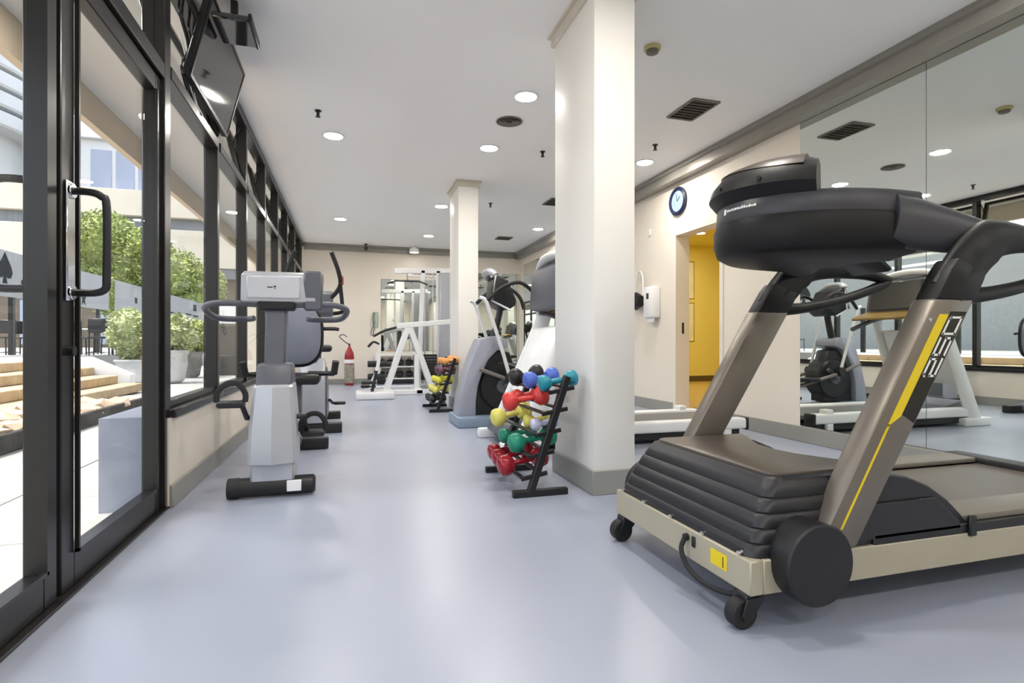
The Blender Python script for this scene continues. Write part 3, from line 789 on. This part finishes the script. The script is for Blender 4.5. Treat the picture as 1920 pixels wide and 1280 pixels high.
for s in (-1, 1):
    x = .02
    P('handlebar', RUBBER, b2, tube, [(x + s * .06, .16, 1.32), (x + s * .16, .12, 1.36), (x + s * .25, .08, 1.48), (x + s * .235, .02, 1.62), (x + s * .17, -.02, 1.8)], .022, 10, smooth=4)
    P('lower_grip', RUBBER, b2, tube, [(x + s * .25, .08, 1.5), (x + s * .27, .12, 1.3), (x + s * .265, .2, 1.22), (x + s * .1, .25, 1.2)], .02, 10, smooth=4)
    P('crank_arm', BLACKP, b2, tube, [(x + s * .14, .35, .3), (x + s * .17, .35 + s * .16, .3 - s * .05)], .016, 8)
    P('pedal', BLACKP, b2, box, x + s * .24 - .06, x + s * .24 + .06, .35 + s * .16 - .05, .35 + s * .16 + .05, .285 - s * .05, .315 - s * .05, .008)
P('brake_knob', mat('orange_knob', srgb(176, 74, 50), .4), b2, box, .255, .305, .05, .12, 1.49, 1.58, .01)

# ------------------------------------------------------------------ dumbbell racks
def rack(loc, label):
    t = thing('dumbbell_rack', label, 'rack', loc)
    L = .33
    for s in (-1, 1):
        P('foot', BLACKP, t, box, -.17, .17, s * L - .02, s * L + .02, 0, .04, .003)
        P('upright', BLACKP, t, tube, [(-.06, s * L, .03), (.17, s * L, .70)], (.02, .022), rect=1, up=(0, 1, 0))
    for k in range(5):
        z = .125 + k * .125; xc = -.06 + .23 * (z - .03) / .67
        for dx, dz in ((-.085, -.012), (.03, .008)):
            P('rail', BLACKP, t, box, xc + dx - .014, xc + dx + .014, -L, L, z + dz - .007, z + dz + .007, .002)
        for s in (-1, 1):
            P('bracket', BLACKP, t, tube, [(xc - .09, s * L, z - .02), (xc + .07, s * L, z + .008)], (.008, .012), rect=1)
    return t
def dumbbell(x, y, z, m, label, L=.2, r=.05, rz=0, grp='vinyl dumbbells on the racks', hexa=False, tilt=8):
    t = thing('dumbbell', label, 'dumbbell', (x, y, z), rz, grp); t.rotation_euler = (0, R(-tilt), rz)
    hl = r * 1.5
    n = 8 if hexa else 16
    for s in (-1, 1):
        x0 = s * (L / 2)
        P('head', m, t, lathe, [(0, x0), (r * .55, x0), (r * .9, x0 - s * hl * .15), (r, x0 - s * hl * .4), (r * .97, x0 - s * hl * .7), (r * .6, x0 - s * hl), (0, x0 - s * hl)], (0, 0, 0), n, 'x', smooth=48 if not hexa else 25)
    P('handle', m, t, lathe, [(.014, -L / 2 + hl * .9), (.017, -L * .15), (.0185, 0), (.017, L * .15), (.014, L / 2 - hl * .9)], (0, 0, 0), 12, 'x')
    return t
RX, RY = 1.08, 3.39
rack((RX, RY, 0), 'black dumbbell rack standing against the near column')
def tier(k, rx=RX): 
    z = .125 + k * .125; return rx - .06 + .23 * (z - .03) / .67, z
def put(k, dy, m, label, L, r, rz=0, dx=0, rx=RX, ry=RY, tilt=9):
    xc, z = tier(k, rx); dumbbell(xc - .01 + dx, ry + dy, z + r * .86 + .004, m, label, L, r, rz, tilt=tilt)
put(4, -.27, TEALV, 'teal dumbbell at the near end of the top tier of the near rack', .25, .05, 0, .0)
put(4, -.05, BLUEV, 'blue dumbbell in the middle of the top tier of the near rack', .24, .055, R(8), -.03)
put(4, .2, BLACKP, 'black dumbbell at the far end of the top tier of the near rack', .24, .06, 0, -.05)
put(3, -.14, RED, 'bright red dumbbell on the second tier of the near rack', .29, .06, R(-6), -.12)
put(3, .2, RED, 'bright red dumbbell behind the front red one on the near rack', .22, .05, 0, -.0)
put(2, .10, YELV, 'pale yellow dumbbell sticking out of the middle tier of the near rack', .28, .06, R(10), -.10)
put(2, -.08, YELV, 'pale yellow dumbbell in the middle of the middle tier of the near rack', .2, .044, 0, .03)
put(2, -.22, LAVV, 'pale lavender dumbbell at the near end of the middle tier of the near rack', .18, .04, 0, .02)
put(1, -.17, GREENV, 'green dumbbell at the near end of the fourth tier of the near rack', .31, .062, R(4), .0)
put(1, .14, GREENV, 'green dumbbell at the far end of the fourth tier of the near rack', .26, .05, 0, 0)
put(0, -.2, DRED, 'glossy dark red dumbbell at the near end of the bottom tier', .32, .064, R(4), -.03)
put(0, .04, DRED, 'glossy dark red dumbbell in the middle of the bottom tier', .28, .056, 0, -.02)
put(0, .23, DRED, 'glossy dark red dumbbell at the far end of the bottom tier', .28, .056, 0, 0)
RX2, RY2 = 1.16, 7.45
rack((RX2, RY2, 0), 'black dumbbell rack standing against the far column')
for k, (m, cn_) in enumerate(((BLACKP, 'black'), (YELV, 'yellow'), (mat('lemon_vinyl', srgb(222, 216, 60), .4), 'lemon yellow'), (PURV, 'maroon'), (ORANV, 'orange'))):
    for j, dy in enumerate((-.24, -.08, .08, .24)):
        pos = ('nearest', 'second nearest', 'second farthest', 'farthest')[j]
        put(k, dy, m, '%s dumbbell, %s on the %s tier of the far rack' % (cn_, pos, ('bottom', 'fourth', 'middle', 'second', 'top')[k]), .21, .046, 0, 0, RX2, RY2)

# ------------------------------------------------------------------ multi gym at the back
g = thing('multi_gym', 'white multi gym station with black weight stack near the back wall', 'multi gym', (1.02, 10.4, 0))
def base(bm):
    box(bm, -.75, .75, -.75, -.63, 0, .09, .012); box(bm, -.75, .75, .2, .32, 0, .09, .012); box(bm, -.7, -.58, -.75, .3, .01, .1, .012); box(bm, .1, .22, -.75, .3, .01, .1, .012)
P('base_frame', WHITEP, g, base)
P('front_strut', WHITEP, g, tube, [(-.42, -.66, .06), (-.02, -.6, 1.22)], (.04, .05), rect=1)
P('rear_strut', WHITEP, g, tube, [(-.02, -.6, 1.22), (.42, -.5, .06)], (.04, .05), rect=1)
P('center_post', WHITEP, g, tube, [(.12, -.6, .05), (.12, -.6, .7)], (.04, .04), rect=1)
P('main_beam', WHITEP, g, tube, [(-.22, -.62, 1.2), (.8, -.5, 1.29)], (.05, .045), rect=1)
P('tower_post', WHITEP, g, tube, [(.25, .15, .05), (.33, .15, 2.28)], (.04, .04), rect=1)
P('tower_post', WHITEP, g, tube, [(.62, .15, .05), (.62, .15, 2.28)], (.04, .04), rect=1)
P('top_beam', WHITEP, g, tube, [(-.2, .15, 2.26), (1.0, .15, 2.30)], (.04, .05), rect=1)
for k in range(9):
    P('weight_plate', BLACKP, g, box, .28, .58, .02, .26, .2 + k * .055, .245 + k * .055, .004)
P('guide_rod', CHROME, g, cyl, (.36, .14, .1), (.36, .14, 2.24), .012, 10)
P('guide_rod', CHROME, g, cyl, (.52, .14, .1), (.52, .14, 2.24), .012, 10)
P('shroud_panel', SILVER, g, box, .62, 1.02, -.08, .26, .1, 2.24, .015)
P('seat_pad', BLACKP, g, box, -.52, -.2, -.55, -.2, .48, .56, .025, seg=2)
P('back_pad', BLACKP, g, box, -.2, -.13, -.52, -.22, .62, 1.12, .02, seg=2)
P('press_arm', BLACKP, g, tube, [(-.2, -.55, 1.18), (-.42, -.55, 1.12), (-.62, -.58, 1.02)], .022, 8, smooth=3)
for z, y in ((.32, -.66), (.54, -.66)):
    P('roller_pad', BLACKP, g, cyl, (-.72, y, z), (-.42, y, z), .055, 16, .01)
P('leg_lever', WHITEP, g, tube, [(-.5, -.62, .58), (-.56, -.66, .28)], (.025, .025), rect=1)
P('lat_bar', BLACKP, g, tube, [(-.35, .02, 2.0), (-.2, .02, 2.06), (.25, .02, 2.06), (.4, .02, 2.0)], .014, 8)
P('cable', RUBBER, g, cyl, (.03, .04, 2.06), (.03, .14, 2.26), .005, 6)
# step trainer: low white machine left of the gym
st = thing('stepper', 'low white stepper with black pedals left of the white multi gym', 'stepper', (.40, 9.25, 0))
P('base', WHITEP, st, box, -.3, .3, -.3, .3, 0, .12, .03, seg=2)
P('frame', WHITEP, st, tube, [(-.1, .1, .1), (.05, .1, .5), (.08, .1, .9)], .03, 10, smooth=3)
for s in (-1, 1):
    P('pedal', BLACKP, st, box, -.22, .02, s * .14 - .07, s * .14 + .07, .2 - s * .04, .25 - s * .04, .015)
    P('handle', BLACKP, st, tube, [(.08, .1, .88), (-.02, .1 + s * .12, .92), (-.1, .1 + s * .17, .84)], .018, 8, smooth=3)
    P('piston', BLACKP, st, cyl, (-.05, s * .14, .12), (.02, s * .1, .45), .025, 10)
# shelf rack of black accessories behind
sh = thing('accessory_shelf', 'white shelf of black exercise accessories below the back mirror', 'shelf', (.98, YB - .26, 0))
for z in (.12, .38, .64): P('shelf_board', WHITEP, sh, box, -.42, .42, -.2, .2, z - .012, z + .012, .003)
for s in (-1, 1): P('side', WHITEP, sh, box, s * .42 - .012, s * .42 + .012, -.2, .2, 0, .68, .003)
k = 0
for zi, z in enumerate((.132, .392)):
    for j in range(4):
        x = .98 - .31 + j * .205
        o = thing('exercise_bag', 'black exercise bag, %s on the %s shelf below the back mirror' % (('leftmost', 'second from the left', 'third from the left', 'rightmost')[j], ('lower', 'upper')[zi]), 'bag', (x, YB - .28, z), group='black bags on the accessory shelf')
        P('body', BLACKP, o, tube, [(-.08, 0, .075), (0, 0, .08), (.08, 0, .075)], [(.05, .05), (.07, .072), (.05, .05)], 12, smooth=3)
        P('handle', DGREY, o, tube, [(-.05, 0, .13), (0, -.02, .19), (.05, 0, .13)], .008, 6, smooth=3)
# white sign strip above mirror
t = thing('wall_sign', 'white sign strip with dull red print high on the back wall', 'sign', (1.80, YB, 2.42))
P('plate', WHITEP, t, box, -.55, .55, -.03, 0, 0, .14, .004)
def prt(bm):
    x = -.42
    rnd = random.Random(5)
    while x < .1:
        wd = rnd.uniform(.02, .045); box(bm, x, x + wd, -.033, -.029, .045, .1); x += wd + .012
P('print', mat('dull_red_print', srgb(150, 96, 92), .6), t, prt)
# fire extinguisher
t = thing('fire_extinguisher', 'red topped fire extinguisher standing by the back wall', 'fire extinguisher', (.0, 12.25, 0))
P('cylinder', EXTRED, t, lathe, [(.075, 0), (.095, .01), (.1, .03), (.1, .62), (.085, .70), (.05, .77), (.025, .82), (.02, .86)], n=24)
P('sleeve', EXTBODY, t, lathe, [(.1035, .05), (.1035, .45), (.098, .45), (.098, .05)], n=24)
P('paper_label', WHITEP, t, lathe, [(.1042, .47), (.1042, .55), (.098, .55), (.098, .47)], n=24)
P('valve', BLACKP, t, box, -.02, .02, -.05, .02, .85, .89, .006)
P('hose', RUBBER, t, tube, [(0, -.03, .87), (-.08, -.06, .92), (-.17, -.08, 1.0), (-.2, -.08, 1.05), (-.12, -.06, 1.08), (-.05, -.03, 1.03)], .009, 8, smooth=4)
# wall phone at back
t = thing('wall_phone', 'pale green handset hanging on the back wall', 'phone', (.56, YB, 1.1))
P('cradle', mat('pale_green_plastic', srgb(178, 190, 172), .5), t, box, -.06, .06, -.04, 0, .15, .50, .012)
P('handset', mat('grey_green', srgb(120, 130, 116), .5), t, tube, [(-.03, -.06, .48), (-.05, -.075, .35), (-.03, -.06, .2)], (.022, .018), 10, smooth=4)
P('cord', RUBBER, t, tube, [(-.04, -.05, .2), (-.1, -.04, .02), (-.06, -.03, -.02), (-.02, -.03, .16)], .007, 6, smooth=4)

# ------------------------------------------------------------------ right wall things
t = thing('wall_clock', 'round wall clock with navy rim above the corridor door', 'clock', (XR, 6.02, 2.68))
P('rim', NAVY, t, lathe, [(.0, 0), (.175, 0), (.178, -.03), (.16, -.045), (.13, -.03), (.13, -.02)], n=36, axis='x')
fc = P('face', CFACE, t, lathe, [(.129, -.015), (.129, -.024), (0, -.024)], n=36, axis='x')
def hands(bm):
    tube(bm, [(-.027, 0, 0), (-.027, -.06, .05)], .004, 6); tube(bm, [(-.03, 0, 0), (-.03, .02, .1)], .003, 6)
P('hands', BLACKP, fc, hands)
for k in range(12):
    a = 2 * PI * k / 12; c_, s2 = math.cos(a), math.sin(a)
    P('hour_mark', WHITEP, fc, cyl, (-.0255, c_ * .112, s2 * .112), (-.0235, c_ * .112, s2 * .112), .006, 6)
t = thing('towel_dispenser', 'white paper towel dispenser on the wall left of the corridor door', 'dispenser', (XR, 6.56, 1.24))
P('housing', WHITEP, t, box, -.13, 0, -.12, .12, 0, .42, .025, seg=2)
P('window_slot', BLACKP, t, box, -.133, -.129, -.03, .03, .25, .33, .002)
P('paper_tongue', WHITEP, t, box, -.09, -.07, -.08, .08, -.06, .01, .003)
t = thing('wall_bag', 'black rounded bag hanging on a white strap left of the towel dispenser', 'bag', (XR - .02, 6.92, 1.36))
P('body', BLACKP, t, tube, [(-.07, -.12, .12), (-.08, 0, .13), (-.07, .12, .11)], [(.06, .08), (.09, .13), (.06, .08)], 14, smooth=4)
P('strap', WHITEP, t, tube, [(-.04, -.12, .2), (-.03, -.1, .45), (-.02, 0, .55), (-.03, .1, .42), (-.04, .12, .2)], .012, 8, smooth=4)
P('hook', CHROME, t, cyl, (-.05, 0, .54), (.02, 0, .54), .008, 8)
t = thing('light_switch', 'tiny wall sensor on the wall left of the clock', 'switch', (XR, 6.72, 2.42))
P('plate', WHITEP, t, box, -.012, 0, -.04, .04, -.05, .05, .004)
P('rocker', WALL, t, box, -.018, -.011, -.02, .02, -.03, .03, .003)
# framed notices in corridor
for j, z in enumerate((1.95, .95)):
    t = thing('framed_notice', 'pale framed notice, %s of two on the yellow corridor wall' % ('upper', 'lower')[j], 'frame', (7.50, CY1, z), group='framed notices in the corridor')
    P('backing', mat('notice_cream', srgb(244, 236, 190), .5), t, box, -.55, .28, -.012, 0, 0, .85 if j == 0 else .88, .003)
    P('frame', mat('notice_frame', srgb(150, 116, 46), .5), t, box, -.57, .3, -.008, 0, -.02, .87 if j == 0 else .90, .003)
    P('picture', mat('dark_print_%d' % j, srgb(34, 60, 26) if j == 0 else srgb(70, 50, 26), .5, var=.4, vscale=9), t, box, -.4, .04, -.016, -.01, .2, .68)

# ------------------------------------------------------------------ television on the window wall
tv = thing('television', 'black flat television tilted down on a bracket above the first window', 'television', (XL + .06, 4.22, 2.5))
M = Matrix.Translation((.02, 0, .0)) @ Matrix.Rotation(R(14), 4, 'Y')
def tvb(bm):
    box(bm, -.045, .0, -.52, .52, 0, .53, .008, M=M)
P('housing', BLACKP, tv, tvb)
def tvs(bm): box(bm, .0, .004, -.495, .495, .03, .505, M=M)
P('screen', SCREEN, tv, tvs)
def tvz(bm):
    for a in ((-.52, .52, 0, .025), (-.52, .52, .508, .53), (-.52, -.498, .02, .51), (.498, .52, .02, .51)): box(bm, -.002, .008, a[0], a[1], a[2], a[3], .002, M=M)
P('bezel', BLACKP, tv, tvz)
def brk(bm):
    box(bm, -.06, -.04, -.12, .12, .1, .5, .004); tube(bm, [(-.05, 0, .4), (.0, 0, .42), (.04, 0, .45)], .02, 8); tube(bm, [(-.05, 0, .16), (-.02, 0, .16)], .02, 8)
    box(bm, .02, .06, -.03, .03, .45, .57, .004)
P('bracket', BLACKP, tv, brk)
def cab(bm):
    for i, (a, b) in enumerate(((-.5, .05), (-.44, .12), (-.3, .0))):
        tube(bm, [(-.03, a, .5), (-.02, a - .06, .35), (.0, a + .05, .2), (-.02, a - .02, .05), (-.02, a + b + .1, -.06)], .008, 6, smooth=4)
P('cable', RUBBER, tv, cab)
P('power_lead', WHITEP, tv, tube, [(-.03, -.5, .25), (-.01, -.42, .1), (-.02, -.3, -.02), (.0, -.12, -.08)], .007, 6, smooth=4)
t = thing('media_box', 'dark tinted box on an arm jutting over the television top', 'media box', (-.70, 3.85, 2.88))
P('tray', SCREEN, t, box, -.1, .12, -.16, .16, -.01, .03, .01)
P('arm', BLACKP, t, box, -.02, .02, -.02, .02, .03, .19, .003)
P('side_lip', BLACKP, t, box, .105, .125, -.17, .17, -.015, .04, .006)

# ------------------------------------------------------------------ outside: paving, low beds, steps
go = sroot('floor_terrace')
P('ground_bed', STONE, go, box, -40, -1.05, -20, 60, -.3, -.022)
slab = None
for i in range(4):
    for j in range(14):
        x = -1.46 - i * .8; y = .2 + j * .8
        if slab is None:
            slab = P('paving_slab', STONE, go, box, -.395, .395, -.395, .395, -.03, 0, .004); o = slab
        else:
            o = slab.copy(); C.objects.link(o)
        o.location = (x, y, random.uniform(-.002, .0))
# stone steps parallel to the gym
stp = thing('stone_steps', 'tan stone steps rising to the cafe terrace outside the doors', 'steps', (0, 0, 0))
SX = [-3.75, -4.15, -4.6, -5.05]
YE = [11.9, 11.9, 12.1, 12.1]
for k in range(4):
    z1 = .15 * (k + 1)
    y = 1.5
    rnd = random.Random(k)
    while y < YE[k] - .2:
        ln = min(rnd.uniform(.9, 1.5), YE[k] - y)
        P('tread_stone', TRAV, stp, box, SX[k] - 1.0, SX[k] + .02, y + .004, y + ln - .004, z1 - .15, z1 + rnd.uniform(-.004, .003), .012)
        y += ln
P('white_edge', BWHITE, stp, box, SX[3] - 1.2, SX[3] - .02, 0, YE[3], .45, .61, .01)
P('end_wall', BWHITE, stp, prism, [(-4.0, 0), (-4.0, .3), (-4.7, .64), (-6, .62), (-6, 0)], 'y', 12.1, 12.35, .01)
struct(P('floor_cafe', STONE, None, box, -30, -6.0, -15, 43, 0, .6))
# rubble bed in front of the steps
bed = thing('rubble_bed', 'bed of pale rubble stones with dark edging in front of the steps', 'stone bed', (-3.15, 0, 0))
P('edging', mat('dark_edging', srgb(60, 58, 54), .8), bed, box, .42, .48, 2.2, 8.6, 0, .16, .01)
P('soil', mat('red_soil', srgb(150, 110, 84), .95, var=.2), bed, box, -.48, .42, 2.2, 8.6, 0, .09)
protos = []
for k in range(6):
    bm = B(); bmesh.ops.create_icosphere(bm, subdivisions=1, radius=1)
    rnd = random.Random(50 + k)
    for v in bm.verts: v.co = Vector((v.co.x * .15 * rnd.uniform(.8, 1.2), v.co.y * .17 * rnd.uniform(.8, 1.2), v.co.z * .075 * rnd.uniform(.8, 1.2)))
    protos.append(finish(bm, 'stone', RUBBLE, bed, smooth=25))
cnt = 0
for i in range(4):
    for j in range(18):
        o = protos[cnt] if cnt < 6 else protos[random.randrange(6)].copy()
        if cnt >= 6: C.objects.link(o)
        cnt += 1
        o.location = (-.36 + i * .23 + random.uniform(-.04, .04), 2.35 + j * .352 + random.uniform(-.06, .06), .11 + random.uniform(0, .05)); o.rotation_euler = (random.uniform(-.2, .2), random.uniform(-.2, .2), random.uniform(0, 6))
# ------------------------------------------------------------------ canopy over the glazing
struct(P('ceiling_canopy', SOFFIT, None, box, -2.27, XL - .06, -6, 17, 3.14, 3.45))
struct(P('wall_canopy_beam', BEAMM, None, box, -2.27, -2.2, -6, 17, 2.86, 3.14))
struct(P('wall_roof_parapet', STUCCO, None, box, -2.27, XR + .18, -6, 17, 3.45, 3.7))
struct(P('wall_outer_return', STUCCO, None, box, -2.5, -1.06, 15.0, 15.4, 0, 3.14))
# ------------------------------------------------------------------ awning with printed valance
aw = thing('awning', 'long grey awning valance with black spade and star marks over the cafe terrace', 'awning', (-8, 0, 0))
P('valance', AWN, aw, box, -.02, .02, 4, 22.2, 2.03, 3.12)
P('valance', AWN, aw, box, -.02, .02, 22.8, 35.4, 2.03, 3.12)
P('roof_fabric', AWN, aw, prism, [(0, 3.12), (-.7, 3.3), (-.7, 3.33), (0, 3.15)], 'y', 4, 35.4)
for y in (5.5, 8.5, 11.0, 13.9, 16.75, 21.7, 27.0, 32.0):
    P('post', FRAME, aw, box, -.16, -.06, y - .06, y + .06, .6, 3.1, .005)
def flat_poly(bm, pts, y0, z0, sc):
    prism(bm, [(y0 + p[0] * sc, z0 + p[1] * sc) for p in pts], 'x', .022, .03)
def marks(bm):
    spade = [(0, 1.15), (.22, .85), (.5, .5), (.62, .2), (.5, -.05), (.25, -.1), (.08, .05), (.18, -.35), (-.18, -.35), (-.08, .05), (-.25, -.1), (-.5, -.05), (-.62, .2), (-.5, .5), (-.22, .85)]
    flat_poly(bm, spade, 16.2, 2.52, .5)
    star = []
    for k in range(10):
        a = PI / 2 + k * PI / 5; r = 1 if k % 2 == 0 else .38; star.append((r * math.cos(a) * (.75), r * math.sin(a)))
    flat_poly(bm, star, 20.3, 2.30, .27)
    for y, z, a, b in ((16.9, 2.28, .1, .22), (17.0, 2.24, .3, .05), (17.15, 2.33, .2, .1), (19.75, 2.28, .34, .12), (19.7, 2.12, .4, .1), (24.6, 2.45, .22, .22), (28.5, 2.3, 1.2, .06), (31.5, 2.35, 1.2, .07), (32.9, 2.62, .6, .34), (32.9, 2.3, 1.0, .1)):
        prism(bm, [(y, z), (y + a, z), (y + a, z + b), (y, z + b)], 'x', .022, .03)
P('printed_marks', AWN2, aw, marks)
# cafe chairs and tables under the awning
def cafe_chair(x, y, rz, label):
    t = thing('cafe_chair', label, 'chair', (x, y, .6), rz, 'black cafe chairs on the terrace')
    P('seat', BLACKP, t, box, -.22, .22, -.22, .22, .42, .46, .01)
    P('backrest', BLACKP, t, box, -.22, .22, .2, .24, .55, .9, .015)
    for a in (-1, 1):
        for b in (-1, 1):
            P('leg', BLACKP, t, tube, [(a * .2, b * .2, 0), (a * .19, b * .19 + (.0 if b < 0 else .02), .44 if b < 0 else .88)], .016, 6)
def tree_pos(u, d):
    th = math.atan(305 / 1030); tt = (u - 960) / 1030
    return d * (tt * math.cos(th) + math.sin(th)), d * (math.cos(th) - tt * math.sin(th))
names = ['leftmost', 'second', 'third', 'fourth', 'fifth', 'rightmost']
for i, (u, d) in enumerate(((2, 14.0), (48, 15.0), (138, 13.6), (160, 14.9), (190, 13.6), (214, 14.9))):
    x, y = tree_pos(u, d)
    cafe_chair(x, y, R(47 * i), '%s black cafe chair on the terrace seen through the glass doors' % names[i])
def cafe_table(x, y, label):
    t = thing('cafe_table', label, 'table', (x, y, .6), 0, 'white cafe tables on the terrace')
    P('top', WHITEP, t, cyl, (0, 0, .72), (0, 0, .75), .38, 24, .006)
    P('stem', FRAME, t, cyl, (0, 0, .02), (0, 0, .72), .035, 12)
    P('base', FRAME, t, lathe, [(.25, 0), (.25, .015), (.05, .04), (0, .04)], n=20)
cafe_table(*tree_pos(18, 17.2), 'white cafe table behind the left glass door')
cafe_table(*tree_pos(178, 17.2), 'white cafe table behind the right glass door')
struct(P('wall_cafe', mat('cafe_grey', srgb(178, 178, 174), .8), None, box, -18.3, -18, -5, 30, .6, 5.0))
# ------------------------------------------------------------------ greenery
def leaves(bm, blobs, n, size, seed):
    rnd = random.Random(seed)
    tot = sum(b[3] ** 2 for b in blobs)
    for (cx, cy, cz, r) in blobs:
        for _ in range(int(n * r * r / tot)):
            d = Vector((rnd.gauss(0, 1), rnd.gauss(0, 1), rnd.gauss(0, 1))).normalized() * r * rnd.uniform(.72, 1.05)
            c = Vector((cx, cy, cz)) + d
            a = Vector((rnd.gauss(0, 1), rnd.gauss(0, 1), rnd.gauss(0, 1))).normalized(); b = a.orthogonal().normalized(); s = size * rnd.uniform(.6, 1.3)
            V = [bm.verts.new(c + a * s), bm.verts.new(c + b * s * .45), bm.verts.new(c - a * s), bm.verts.new(c - b * s * .45)]
            bm.faces.new(V)
def core(bm, blobs):
    for (cx, cy, cz, r) in blobs:
        b = bmesh.new(); bmesh.ops.create_icosphere(b, subdivisions=2, radius=r * .8)
        for v in b.verts: v.co *= random.uniform(.88, 1.1)
        merge(bm, b, Matrix.Translation((cx, cy, cz)))
def plant(name, label, cat, loc, blobs, n, size, m, seed, trunk):
    t = thing(name, label, cat, loc)
    o = P('foliage', m, t, leaves, blobs, n, size, seed); o['kind'] = 'stuff'
    P('inner_foliage', m, t, core, blobs)
    for a, b, r in trunk: P('trunk', BARK, t, tube, [a, ((Vector(a) + Vector(b)) / 2 + Vector((.05, .03, 0))), b], [r, r * .8, r * .55], 10, smooth=3)
    return t
def tree_pos(u, d):
    th = math.atan(305 / 1030); tt = (u - 960) / 1030
    return d * (tt * math.cos(th) + math.sin(th)), d * (math.cos(th) - tt * math.sin(th))
tx, ty = tree_pos(292, 34)
rnd = random.Random(11)
bl = [(-2.2, 0, 5.3, 1.5), (-.8, .3, 4.3, 1.7), (.7, 0, 3.5, 1.6), (2.0, .2, 3.2, 1.2), (-1.6, 0, 3.0, 1.5), (.2, .2, 2.4, 1.4), (-2.8, .3, 4.0, 1.1), (1.9, -.2, 2.2, 1.0), (-.3, -.5, 5.0, 1.0)]
plant('leafy_tree', 'sunlit leafy tree rising behind the grey awning', 'tree', (tx, ty, .6), [tuple(1.22 * q for q in b_) for b_ in bl], 22000, .13, LEAF, 3, [((0, 0, 0), (0, 0, 3.6), .2)])
bx_, by_ = tree_pos(240, 12.7)
plant('shrub', 'round pale green shrub in the grey planter beside the steps', 'shrub', (bx_, by_, .5), [(0, 0, .82, .4), (.12, .05, .5, .36), (-.16, .1, .55, .33), (0, .1, .2, .26)], 2200, .055, LEAF2, 5, [((0, 0, -.05), (0, 0, .4), .03)])
t = thing('planter', 'grey square planter box beside the end of the steps', 'planter', (bx_ + .12, by_, 0))
P('box', POTM, t, prism, [(-.24, 0), (.24, 0), (.29, .5), (-.29, .5)], 'y', -.28, .28, .012)
P('rim', POTM, t, box, -.31, .31, -.3, .3, .46, .52, .01)
P('soil', BARK, t, box, -.27, .27, -.26, .26, .505, .525)
for i, (u, d, h_, r_, sd) in enumerate(((322, 12.6, .74, .32, 21), (358, 14.6, .68, .26, 22))):
    x, y = tree_pos(u, d)
    t = thing('plant_pot', ('large pale round pot with drooping shrub seen through the first window', 'smaller grey pot right of the large pale pot outside')[i], 'pot', (x, y, 0))
    P('pot', (POTM, mat('pot_dark', srgb(120, 118, 116), .7))[i], t, lathe, [(r_ * .62, 0), (r_ * .8, .05), (r_, h_ * .55), (r_ * .98, h_ * .82), (r_ * 1.1, h_ * .9), (r_ * 1.1, h_), (r_ * .95, h_), (r_ * .9, h_ * .9), (0, h_ * .9)], n=28)
    P('soil', BARK, t, lathe, [(0, h_ * .93), (r_ * .92, h_ * .93), (r_ * .92, h_ * .9)], n=20)
    plant('shrub', ('wide pale shrub growing in the large round pot', 'dark green shrub growing in the smaller pot')[i], 'shrub', (x, y, h_ * .9), [(0, 0, .42, .36), (.25, .1, .32, .28), (-.28, 0, .3, .28), (.1, .1, .68, .24)], 2000, .06, (LEAF2, LEAF)[i], sd, [((0, 0, 0), (0, 0, .35), .03)])
# ------------------------------------------------------------------ buildings beyond
bd = thing('building', 'long cream building with grey horizontal bands behind the tree', 'building', (0, 44, 0))
for z0, z1, m, dy in ((0, 4.7, mat('ground_floor_brown', srgb(120, 108, 92), .8), .8), (4.7, 5.3, BGREY, .15), (5.3, 7.45, STUCCO, 0), (7.45, 8.15, BGREY, .5), (8.15, 9.6, STUCCO, 0)):  # lowest band is brown and set back
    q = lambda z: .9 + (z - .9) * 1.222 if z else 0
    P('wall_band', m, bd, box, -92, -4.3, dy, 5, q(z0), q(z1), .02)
P('railing', FRAME, bd, box, -92, -40, -.05, .05, 11.53, 12.0)
for i in range(6):
    P('shop_window', BPANE, bd, box, -30 + i * 4.4, -27 + i * 4.4, .7, .85, .8, 3.8, .02)
tw = thing('building', 'white apartment tower with rounded balconies behind the cream building', 'building', (-46, 72, 0))
P('core_wall', BWHITE, tw, lathe, [(11.5, 0), (11.5, 36), (0, 36)], n=48)
for k in range(6):
    z = 22.6 + k * 2.0
    P('balcony', BWHITE, tw, lathe, [(11.5, z), (13.6, z), (13.8, z + .2), (13.8, z + 1.45), (13.5, z + 1.45), (13.5, z + .3), (11.5, z + .3)], n=48)
for k in range(14):
    a = R(-150 + k * 10)
    P('window_pane', BPANE, tw, box, -.95, .95, -.12, .12, 16, 22.4, .03, M=Matrix.Rotation(a + PI / 2, 4, 'Z') @ Matrix.Translation((0, -11.6, 0)))
ob = thing('building', 'white office block with pale blue panes right of the round tower', 'building', (-26, 72, 0))
P('wall', BWHITE, ob, box, -5, 7, 0, 10, 0, 26, .05)
for x0, x1 in ((-1.6, .4), (.8, 2.6), (3.0, 5.2)):
    P('window_pane', BPANE, ob, box, x0, x1, -.12, .05, 15.5, 22.5, .03)
P('cornice', BWHITE, ob, box, -5.3, 7.3, -.6, 0, 23.6, 24.6, .05)
# kiosk at the far right outside
kx, ky = tree_pos(423, 15.5)
t = thing('kiosk', 'small white framed kiosk with dark interior beyond the pots', 'kiosk', (kx, ky, 0))
P('sign_board', WHITEP, t, box, -.55, .55, -.06, .06, 1.45, 1.95, .01)
for s in (-1, 1): P('post', WHITEP, t, box, s * .5 - .05, s * .5 + .05, -.05, .05, 0, 1.45, .005)
P('counter', BLACKP, t, box, -.45, .45, .1, .5, .0, .55, .01)
P('dark_back', mat('kiosk_back', srgb(70, 66, 60), .8, var=.2), t, box, -.5, .5, .8, .85, 0, 1.4)
print('objects', len(bpy.data.objects))
